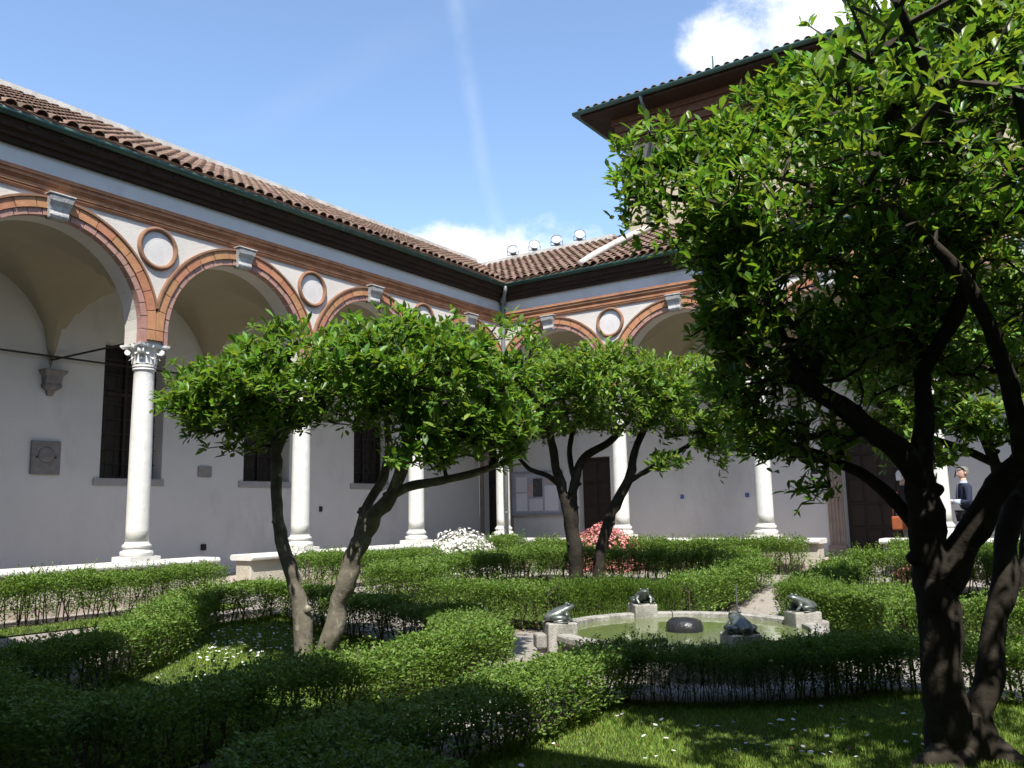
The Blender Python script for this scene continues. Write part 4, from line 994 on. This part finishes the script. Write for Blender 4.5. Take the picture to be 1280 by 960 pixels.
# ------------------------------------------------------------------ azaleas
def azalea(label, name, loc, rr, petal, n, seed):
    T = thing(name, label, 'bush', loc); rs = np.random.RandomState(seed)
    v = rs.normal(size=(n, 3)); v /= np.linalg.norm(v, axis=1, keepdims=True); v[:, 2] = np.abs(v[:, 2]); rad = .82 + .2 * rs.rand(n)
    lump = np.array([1 + .16 * mnoise.noise(Vector(tuple(q * 2.6 + seed))) for q in v]); P_ = v * np.array(rr) * (rad * lump)[:, None]
    pos = np.repeat(P_, 5, 0); ax = np.repeat(v + rs.normal(size=v.shape) * .35, 5, 0); ax /= np.linalg.norm(ax, axis=1, keepdims=True)
    q = np.cross(ax, np.array([.31, .2, .93])); q /= np.linalg.norm(q, axis=1, keepdims=True); w = np.cross(ax, q); a = np.tile(np.arange(5) * 1.2566, n)[:, None]
    d = q * np.cos(a) + w * np.sin(a) + ax * .45; ln = rs.uniform(.026, .040, len(pos))
    V, F_ = leaf_cloud(pos, d, ax, ln, ln * .8, .15, .1); link('blossom', npmesh('blossom', V, F_, petal), T)['kind'] = 'stuff'
    m_ = n; v = rs.normal(size=(m_, 3)); v /= np.linalg.norm(v, axis=1, keepdims=True); v[:, 2] = np.abs(v[:, 2])
    ln = rs.uniform(.03, .05, m_); V, F_ = leaf_cloud(v * np.array(rr) * rs.uniform(.6, .98, m_)[:, None], v + rs.normal(size=v.shape) * .6, v, ln, ln * .42)
    link('foliage', npmesh('foliage', V, F_, hedge_leaf), T)['kind'] = 'stuff'
    st = MB()
    for i in range(14): 
        e = rs.normal(size=2) * .5; st.tube([(0 + e[0] * .1, e[1] * .1, -.05), (e[0] * rr[0] * .6, e[1] * rr[1] * .6, rr[2] * .6)], [.014, .006], 5, False)
    link('stems', npt(st, 'stems', hedge_stem), T)
azalea('white flowering azalea bush against the low wall in the corner', 'azalea_bush', (.85, -2.75, .34), (.5, 1.2, .86), azw, 2600, 3)
azalea('pink flowering azalea bush behind the three-stemmed magnolia', 'azalea_bush', (3.25, -.95, .34), (.85, .55, .98), azp, 2000, 4)
azalea('pale pink azalea bush glimpsed through the shaded hedge on the far lawn', 'azalea_bush', (9.5, -1.9, .25), (.45, .4, .42), azp, 500, 6)

# ------------------------------------------------------------------ grass and daisies
def grass():
    rs = np.random.RandomState(2); P_ = []
    areas = [('south-east', 9000, lambda x, y: x < 13.4), ('south-west', 5200, lambda x, y: True), ('north-west', 1500, lambda x, y: True), ('north-east', 1500, lambda x, y: True)]
    for qn, dens, cond in areas:
        sx, sy = QUADS[qn]; vm = 5.5 if sy > 0 else 6.2
        n = int(dens * 4.5 * (vm - 1)); u = rs.uniform(UI.get((sx, sy), 1.0), 5.5, n); v = rs.uniform(1, vm, n); x = FC[0] + sx * u; y = FC[1] + sy * v
        k = (np.hypot(u, v) > 2.55)
        if qn == 'south-west': k &= u < np.interp(v, [a for a, b in SWC], [b for a, b in SWC])
        P_.append(np.stack([x[k], y[k]], 1))
    n = 9000; P_.append(np.stack([rs.uniform(1.25, 1.8, n), rs.uniform(-15.5, -8.9, n)], 1))
    P_ = np.concatenate(P_); x, y = P_[:, 0], P_[:, 1]
    d = np.minimum(x, -y); t = np.clip((d - 1.2) / 3.8, 0, 1); t = t * t * (3 - 2 * t); z = .35 - .35 * t + .012
    pat = np.sin(x * 2.1 + np.sin(y * 1.7) * 1.3) * np.sin(y * 2.4 + x * .6) * .5 + .5
    n = len(x); h = rs.uniform(.018, .045, n) * (.65 + .7 * pat); a = rs.uniform(0, 6.28, n); ln = rs.uniform(.2, 1.0, n); w = rs.uniform(.0022, .0042, n) * 1.25
    dx, dy = np.cos(a), np.sin(a)
    b0 = np.stack([x - dy * w, y + dx * w, z], 1); b1 = np.stack([x + dy * w, y - dx * w, z], 1); tp = np.stack([x + dx * h * ln, y + dy * h * ln, z + h], 1)
    V = np.stack([b0, b1, tp], 1).reshape(-1, 3); F_ = np.arange(n * 3).reshape(-1, 3)
    tag(link('grass', npmesh('grass', V, F_, grass_m)), 'short mown grass of the lawns between the hedges', 'grass', kind='stuff')
grass()
def daisies():
    rs = np.random.RandomState(9); pts = []
    for cx, cy, sp, n in ((3.25, -10.5, .42, 95), (3.7, -10.9, .5, 85), (4.0, -10.2, .7, 30), (10.2, -12.2, .9, 46), (9.9, -11.2, .8, 36), (11.2, -11.9, .9, 20), (6.2, -11.5, .4, 18)):
        k = 0
        while k < n:
            x, y = cx + rs.normal() * sp, cy + rs.normal() * sp
            if in_quad(x, y, -1, -1, .3) or in_quad(x, y, 1, -1, .3): pts.append((x, y)); k += 1
    mb_v = []; mb_f = []
    for x, y in pts:
        z = ground_z(x, y) + rs.uniform(.035, .06); r_ = rs.uniform(.012, .020); b = len(mb_v); tx, ty = rs.normal(size=2) * .25
        mb_v.append((x, y, z + .003))
        for k in range(9): a = k * 6.283 / 9; mb_v.append((x + r_ * math.cos(a), y + r_ * math.sin(a), z + r_ * (tx * math.cos(a) + ty * math.sin(a))))
        mb_f += [(b, b + 1 + k, b + 1 + (k + 1) % 9) for k in range(9)]
    tag(link('daisies', npmesh('daisies', mb_v, mb_f, daisy_m)), 'white daisies scattered through the mown grass', 'flowers', kind='stuff')
daisies()

def litter():
    rs = np.random.RandomState(21); n = 2600; x = rs.uniform(.3, 13.5, n); y = rs.uniform(-15.5, -.3, n)
    k = np.array([mnoise.noise(Vector((a * .9, b * .9, 3))) > -.1 for a, b in zip(x, y)]) & (np.hypot(x - FC[0], y - FC[1]) > 1.75); x, y = x[k], y[k]; n = len(x)
    pos = np.stack([x, y, [ground_z(a, b) + .022 for a, b in zip(x, y)]], 1); a = rs.uniform(0, 6.28, n)
    d = np.stack([np.cos(a), np.sin(a), rs.uniform(-.1, .3, n)], 1); nm = np.stack([rs.normal(size=n) * .3, rs.normal(size=n) * .3, np.ones(n)], 1); ln = rs.uniform(.03, .10, n)
    V, F_ = leaf_cloud(pos, d, nm, ln, ln * .4)
    tag(link('fallen_leaves', npmesh('fallen_leaves', V, F_, mat('dry_leaf', (.20, .125, .06), .8, (.12, .07, .035), 3, island=.4, hue=.03))), 'dry fallen leaves scattered on gravel and grass', 'leaves', kind='stuff')
litter()

# ------------------------------------------------------------------ frog fountain
RIM = 0.33; FR = 1.42
FQ = (8.14, -8.15)
FT = thing('fountain', 'round stone basin with greenish water in the middle of the garden', 'fountain', (FQ[0], FQ[1], 0))
nseg = 12
for i in range(nseg):
    a0 = 2 * math.pi * i / nseg + .004; a1 = 2 * math.pi * (i + 1) / nseg - .004; vs = []; fs = []; n = 6
    for q in range(n + 1):
        a = a0 + (a1 - a0) * q / n
        for r_, z in ((FR - .10, RIM - .10), (FR - .10, RIM - .012), (FR - .085, RIM), (FR + .055, RIM), (FR + .07, RIM - .015), (FR + .07, RIM - .06), (FR + .045, RIM - .075), (FR + .045, RIM - .10)):
            vs.append((r_ * math.cos(a), r_ * math.sin(a), z))
    for q in range(n):
        for k in range(8): fs.append((q*8+k, q*8+(k+1) % 8, q*8+8+(k+1) % 8, q*8+8+k))
    fs += [tuple(range(7, -1, -1)), tuple(n*8+k for k in range(8))]
    MB().add(vs, fs).build('rim_stone', stone_lt, FT)
MB().lathe([(FR + .0, -.1), (FR + .02, .05), (FR + .0, .10), (FR + .02, RIM - .10), (FR - .08, RIM - .10), (FR - .08, -.1)], 64).build('basin', stone_grey, FT, True)
MB().lathe([(0.0, RIM - .055), (FR - .081, RIM - .055)], 64, cap=False).build('water', water_m, FT, True)
for k in range(4):
    a = math.pi / 4 + k * math.pi / 2; ca, sa = math.cos(a), math.sin(a)
    pd = MB().box(-.145, .145, -.17, .15, -.05, RIM + .11).build('pedestal', stone_lt, FT); pd.location = (ca * (FR + .0), sa * (FR + .0), 0); pd.rotation_euler[2] = a - math.pi / 2; bevel(pd, .015)
    sc_ = MB().box(-.09, .09, .152, .27, RIM - .15, RIM + .0).build('spout', stone_grey, pd); bevel(sc_, .02)
    bevel(MB().box(-.045, .045, .152, .24, -.04, RIM - .152).build('spout_post', stone_lt, pd), .012)
def frog(k, label):
    a = math.pi / 4 + k * math.pi / 2
    o = frog_mesh(); F_ = link('frog', o); F_.location = (FQ[0] + math.cos(a) * FR, FQ[1] + math.sin(a) * FR, RIM + .11); F_.rotation_euler[2] = a + math.pi / 2; F_.scale = (.90, .96, .70)
    return tag(F_, label, 'frog statue', 'bronze frogs on the fountain rim')
_fm = []
def frog_mesh():
    if _fm: return _fm[0]
    m_ = MB()
    # body: sections along local +y (nose) rising from the rump; (y, z centre, half width, half height)
    sec = [(-.17, .045, .02, .02), (-.155, .055, .06, .045), (-.11, .075, .095, .07), (-.04, .105, .105, .085), (.03, .145, .095, .08), (.08, .185, .08, .062), (.12, .215, .072, .048), (.155, .228, .055, .032), (.18, .232, .025, .016)]
    n = 14; vs = []; fs = []
    for y, z, hw, hh in sec:
        for k in range(n): q = 2 * math.pi * k / n; vs.append((hw * math.cos(q), y - .35 * hh * math.sin(q), z + hh * math.sin(q)))
    for i in range(len(sec) - 1):
        for k in range(n): fs.append((i*n+k, i*n+(k+1) % n, (i+1)*n+(k+1) % n, (i+1)*n+k))
    fs += [tuple(range(n-1, -1, -1)), tuple((len(sec)-1)*n+k for k in range(n))]
    m_.add(vs, fs)
    for s_ in (-1, 1):
        m_.tube([(s_*.07, -.10, .07), (s_*.115, -.04, .075), (s_*.135, .04, .07), (s_*.125, .06, .05)], [.045, .05, .04, .028], 8)      # thigh
        m_.tube([(s_*.13, .06, .06), (s_*.14, -.02, .03), (s_*.135, -.09, .018)], [.028, .024, .018], 7)                             # shank
        m_.tube([(s_*.135, -.09, .014), (s_*.15, -.02, .010), (s_*.165, .07, .008)], [.016, .014, .010], 6)                           # foot
        m_.tube([(s_*.07, .06, .15), (s_*.105, .075, .09), (s_*.085, .11, .03), (s_*.09, .13, .008)], [.034, .027, .02, .016], 8)        # arm
        for t in (-.03, 0, .03): m_.tube([(s_*.09, .125, .010), (s_*.09 + t, .175, .006)], [.010, .005], 5)
        m_.lathe([(0, -.02), (.016, -.014), (.021, 0), (.016, .014), (0, .02)], 10, (s_*.052, .105, .262), False)                     # eye
    me = m_.mesh('frog', bronze, True); _fm.append(me); return me
frog(2, 'bronze frog on the pedestal by the path to the daisy lawn, rump to the gravel')
frog(1, 'bronze frog seen head-on, on the pedestal before the three-stemmed tree')
frog(3, 'bronze frog with its back to the bare-stemmed hedge and nearer lawn')
frog(0, 'bronze frog in side view on the shaded pedestal towards the dark doorway')
rk = MB().lathe([(.18, -.12), (.205, -.02), (.21, .03), (.19, .09), (.14, .125), (.08, .135), (.0, .13)], 22, cap=False)
rk.v = [(x * (1 + .12 * mnoise.noise(Vector((x * 6, y * 6, z * 6)))), y * (1 + .12 * mnoise.noise(Vector((x * 6, y * 6, z * 6 + 4)))), z * (1 + .2 * mnoise.noise(Vector((x * 9, y * 9, 1))))) for x, y, z in rk.v]
tag(rk.build('centre_stone', dark_rock, None, True, (FQ[0] - .02, FQ[1] + .05, RIM - .05)), 'wet dark rounded stone rising from the middle of the pool', 'stone')
tag(MB().tube([(FQ[0] - .12, FQ[1] + 1.95, ground_z(8, -6)), (FQ[0] - .12, FQ[1] + 1.95, .62)], .012, 8).build('water_pipe', lamp_m), 'thin upright metal pipe behind the fountain rim', 'pipe')

# ------------------------------------------------------------------ people
def skin_body(name, chains, radii, material, parent, sub=2):
    """chains of named joints -> one continuous surface grown with the Skin modifier"""
    names = list(radii); me = bpy.data.meshes.new(name); idx = {n: i for i, n in enumerate(names)}
    me.from_pydata([radii[n][0] for n in names], [(idx[a], idx[b]) for a, b in chains], [])
    o = bpy.data.objects.new(name, me); COL.objects.link(o); md = o.modifiers.new('skin', 'SKIN'); md.use_smooth_shade = True
    for n in names:
        sv = me.skin_vertices[0].data[idx[n]]; r_ = radii[n][1]; sv.radius = (r_, r_) if not hasattr(r_, '__len__') else r_
    me.skin_vertices[0].data[0].use_root = True
    sb = o.modifiers.new('sub', 'SUBSURF'); sb.levels = sub; sb.render_levels = sub
    dg = bpy.context.evaluated_depsgraph_get(); m2 = bpy.data.meshes.new_from_object(o.evaluated_get(dg)); bpy.data.objects.remove(o)
    m2.materials.clear(); m2.materials.append(material); m2.shade_smooth(); m2.name = name
    return link(name, m2, parent)
skin_m = mat('skin', (0.60, 0.38, 0.29), 0.55, (0.54, 0.33, 0.25), 9, spec=0.3)
navy = mat('navy_cloth', (0.025, 0.03, 0.06), 0.9, None, 8)
shirt = mat('pale_blue_shirt', (0.50, 0.58, 0.75), 0.85, None, 8)
black_c = mat('black_cloth', (0.018, 0.018, 0.02), 0.9, None, 8)
grey_c = mat('grey_cloth', (0.20, 0.20, 0.21), 0.9, None, 8)
hair_g = mat('grey_hair', (0.20, 0.18, 0.165), 0.7, None, 30, 0.5, 60)
hair_w = mat('white_hair', (0.72, 0.70, 0.66), 0.7, None, 30, 0.5, 60)
orange_m = mat('orange_leather', (0.30, 0.085, 0.03), 0.55, None, 8)
shoe_m = mat('dark_shoe', (0.02, 0.015, 0.012), 0.5)
def head(parent, z, hair, long_hair=False):
    """head turned along local +y (face side)"""
    m_ = MB(); n = 20; vs = []; fs = []
    prof = [(0, .03, -.012), (.03, .045, .012), (.055, .058, .016), (.085, .066, .010), (.12, .074, .004), (.155, .077, 0), (.19, .071, -.004), (.215, .052, -.008), (.23, .02, -.01)]
    for hz, r_, oy in prof:
        for k in range(n):
            a = 2 * math.pi * k / n; y = r_ * 1.22 * math.sin(a) + oy; x = r_ * math.cos(a)
            if math.sin(a) > .93 and .075 < hz < .13: y += .018 if hz < .1 else .010
            if math.sin(a) > .97 and abs(hz - .055) < .02: y += .004
            if math.sin(a) > .5 and abs(hz - .12) < .02 and .25 < abs(math.cos(a)) < .7: y -= .008
            vs.append((x, y, z + hz))
    for i in range(len(prof) - 1):
        for k in range(n): fs.append((i*n+k, i*n+(k+1) % n, (i+1)*n+(k+1) % n, (i+1)*n+k))
    fs += [tuple(range(n-1, -1, -1)), tuple((len(prof)-1)*n+k for k in range(n))]
    m_.add(vs, fs)
    for s_ in (-1, 1): m_.tube([(s_*.074, -.008, z + .095), (s_*.084, -.014, z + .118), (s_*.078, -.008, z + .135)], [.012, .016, .010], 6)
    m_.tube([(0, .090, z + .128), (0, .104, z + .10), (0, .098, z + .088)], [.008, .013, .012], 6)
    h = m_.build('head', skin_m, parent, True)
    hm = MB(); vs = []; fs = []; prof2 = [(.10 if not long_hair else .03, .080), (.14, .084), (.18, .081), (.215, .064), (.240, .03), (.246, .003)]
    for hz, r_ in prof2:
        for k in range(n):
            a = 2 * math.pi * k / n; zz = z + hz
            if math.sin(a) > .25 and hz < .19: zz = z + .185 + .02 * (hz - .1)
            vs.append((r_ * math.cos(a) * 1.02, r_ * 1.24 * math.sin(a) - .004, zz + .004 * math.sin(5 * a)))
    for i in range(len(prof2) - 1):
        for k in range(n): fs.append((i*n+k, i*n+(k+1) % n, (i+1)*n+(k+1) % n, (i+1)*n+k))
    hm.add(vs, fs).build('hair', hair, h, True)
    for s_ in (-1, 1): MB().lathe([(0, -.006), (.008, 0), (0, .006)], 8, (s_*.028, .079, z + .122), False).build('eye', iron_m, h, True)
    MB().box(-.022, .022, .082, .087, z + .046, z + .052).build('mouth', mat('lip', (.42, .2, .17), .6), h)
    return h
def hand(parent, wrist, direc, palm_n, material=None):
    d = Vector(direc).normalized(); nrm = Vector(palm_n).normalized(); s_ = d.cross(nrm).normalized(); w = Vector(wrist); m_ = MB()
    vs = []
    for t, hw, th in ((0, .026, .016), (.04, .040, .016), (.085, .042, .013)):
        for a, b in ((-1, -1), (1, -1), (1, 1), (-1, 1)): vs.append(w + d * t + s_ * hw * a + nrm * th * b)
    m_.add(vs, [(0, 1, 5, 4), (1, 2, 6, 5), (2, 3, 7, 6), (3, 0, 4, 7), (4, 5, 9, 8), (5, 6, 10, 9), (6, 7, 11, 10), (7, 4, 8, 11), (3, 2, 1, 0), (8, 9, 10, 11)])
    for i, L_ in enumerate((.062, .072, .068, .054)):
        b = w + d * .08 + s_ * (-.031 + .021 * i); m_.tube([b, b + d * L_ * .5 + nrm * .006, b + d * L_ * .8 + nrm * .03, b + d * L_ * .85 + nrm * .048], [.0095, .009, .008, .006], 6)
    b = w + d * .025 - s_ * .036; m_.tube([b, b + d * .03 - s_ * .025 + nrm * .01, b + d * .062 - s_ * .022 + nrm * .028], [.012, .011, .008], 6)
    return m_.build('hand', skin_m, parent, True)
def person(label, loc, rz, kind):
    T = thing('person', label, 'person', loc, rz)
    tro = black_c if kind == 'man' else grey_c
    legs = {'pel': ((0, 0, .92), (.15, .11)), 'lh': ((-.10, 0, .88), .095), 'lk': ((-.11, .05, .49), .065), 'la': ((-.11, -.03, .10), .05), 'rh': ((.10, 0, .88), .095), 'rk': ((.11, .0, .49), .065), 'ra': ((.11, .06, .10), .05)}
    skin_body('trousers', [('pel', 'lh'), ('lh', 'lk'), ('lk', 'la'), ('pel', 'rh'), ('rh', 'rk'), ('rk', 'ra')], legs, tro, T)
    for x, y in ((-.11, -.03), (.11, .06)):
        MB().tube([(x, y - .07, .045), (x, y, .05), (x, y + .10, .035), (x, y + .17, .025)], [.038, .046, .042, .022], 8).build('shoe', shoe_m, T, True)
    up_m = navy if kind == 'man' else black_c
    if kind == 'man':   # forearms raised in front, reading a small leaflet
        L_, Rr = {'ls': (-.19, 0, 1.40), 'le': (-.245, .03, 1.12), 'lw': (-.11, .24, 1.13)}, {'rs': (.19, 0, 1.40), 're': (.245, .03, 1.12), 'rw': (.09, .25, 1.13)}
    else:
        L_, Rr = {'ls': (-.17, 0, 1.36), 'le': (-.22, -.03, 1.08), 'lw': (-.20, .10, .90)}, {'rs': (.17, 0, 1.36), 're': (.23, -.03, 1.08), 'rw': (.16, .16, .98)}
    J = {'waist': ((0, 0, .95), (.165, .115)), 'chest': ((0, .0, 1.22), (.175, .12)), 'sho': ((0, 0, 1.40), (.12, .085)), 'neck': ((0, .005, 1.48), .062)}
    for n, p in {**L_, **Rr}.items(): J[n] = (p, {'s': .075, 'e': .055, 'w': .04}[n[1]])
    skin_body('jacket', [('waist', 'chest'), ('chest', 'sho'), ('sho', 'neck'), ('sho', 'ls'), ('ls', 'le'), ('le', 'lw'), ('sho', 'rs'), ('rs', 're'), ('re', 'rw')], J, up_m, T)
    MB().lathe([(.055, 1.46), (.056, 1.52), (.052, 1.56)], 12, (0, .005, 0)).build('neck', skin_m, T, True)
    if kind == 'man':
        MB().lathe([(.070, 1.470), (.068, 1.50), (.060, 1.515)], 14, (0, .008, 0), False).build('collar', shirt, T, True)
        MB().add([(-.045, .118, 1.44), (.045, .118, 1.44), (.012, .142, 1.18), (-.012, .142, 1.18)], [(0, 1, 2, 3)]).build('shirt_front', shirt, T)
        for s_, e, w in ((-1, 'le', 'lw'), (1, 're', 'rw')):
            a, b = Vector({**L_, **Rr}[e]), Vector({**L_, **Rr}[w]); MB().tube([a + (b-a)*.55, a + (b-a)*1.06], [.052, .046], 10).build('cuff', shirt, T, True)
            hand(T, b + (b-a).normalized() * .01, b - a, (-s_ * .5, 0.1, .8))
        MB().box(-.10, .08, .33, .335, 1.13, 1.26).build('leaflet', mat('brown_leaflet', (.22, .13, .10), .7), T).rotation_euler[0] = R(0)
    else:
        for w, e in (('lw', 'le'), ('rw', 're')):
            a, b = Vector({**L_, **Rr}[e]), Vector({**L_, **Rr}[w]); hand(T, b + (b-a).normalized() * .01, b - a, (0, .3, .6))
    head(T, 1.535, hair_g if kind == 'man' else hair_w, kind != 'man')
    return T
def foot(px, y, z=FLOOR):
    d = ray(px, 640); t = (y - CAM.y) / d.y; return (CAM.x + d.x * t, y, z)
man = person('person in navy jacket and pale shirt reading a leaflet in the arcade', foot(1208, .75), R(118), 'man')
wom = person('white-haired person in dark clothes standing by the dark doorway', foot(1131, 1.0), R(-75), 'woman')
bx, by, bz = foot(1123, .75)
BG = thing('shoulder_bag', 'orange leather bag hanging at the side of the white-haired person', 'bag', (bx, by, FLOOR + .62))
bevel(MB().box(-.13, .13, -.05, .05, 0, .26).build('body', orange_m, BG), .03, 3)
MB().tube([(-.10, 0, .25), (-.09, .0, .45), (0, .0, .72), (.09, 0, .45), (.10, 0, .25)], .010, 6).build('strap', orange_m, BG, True)
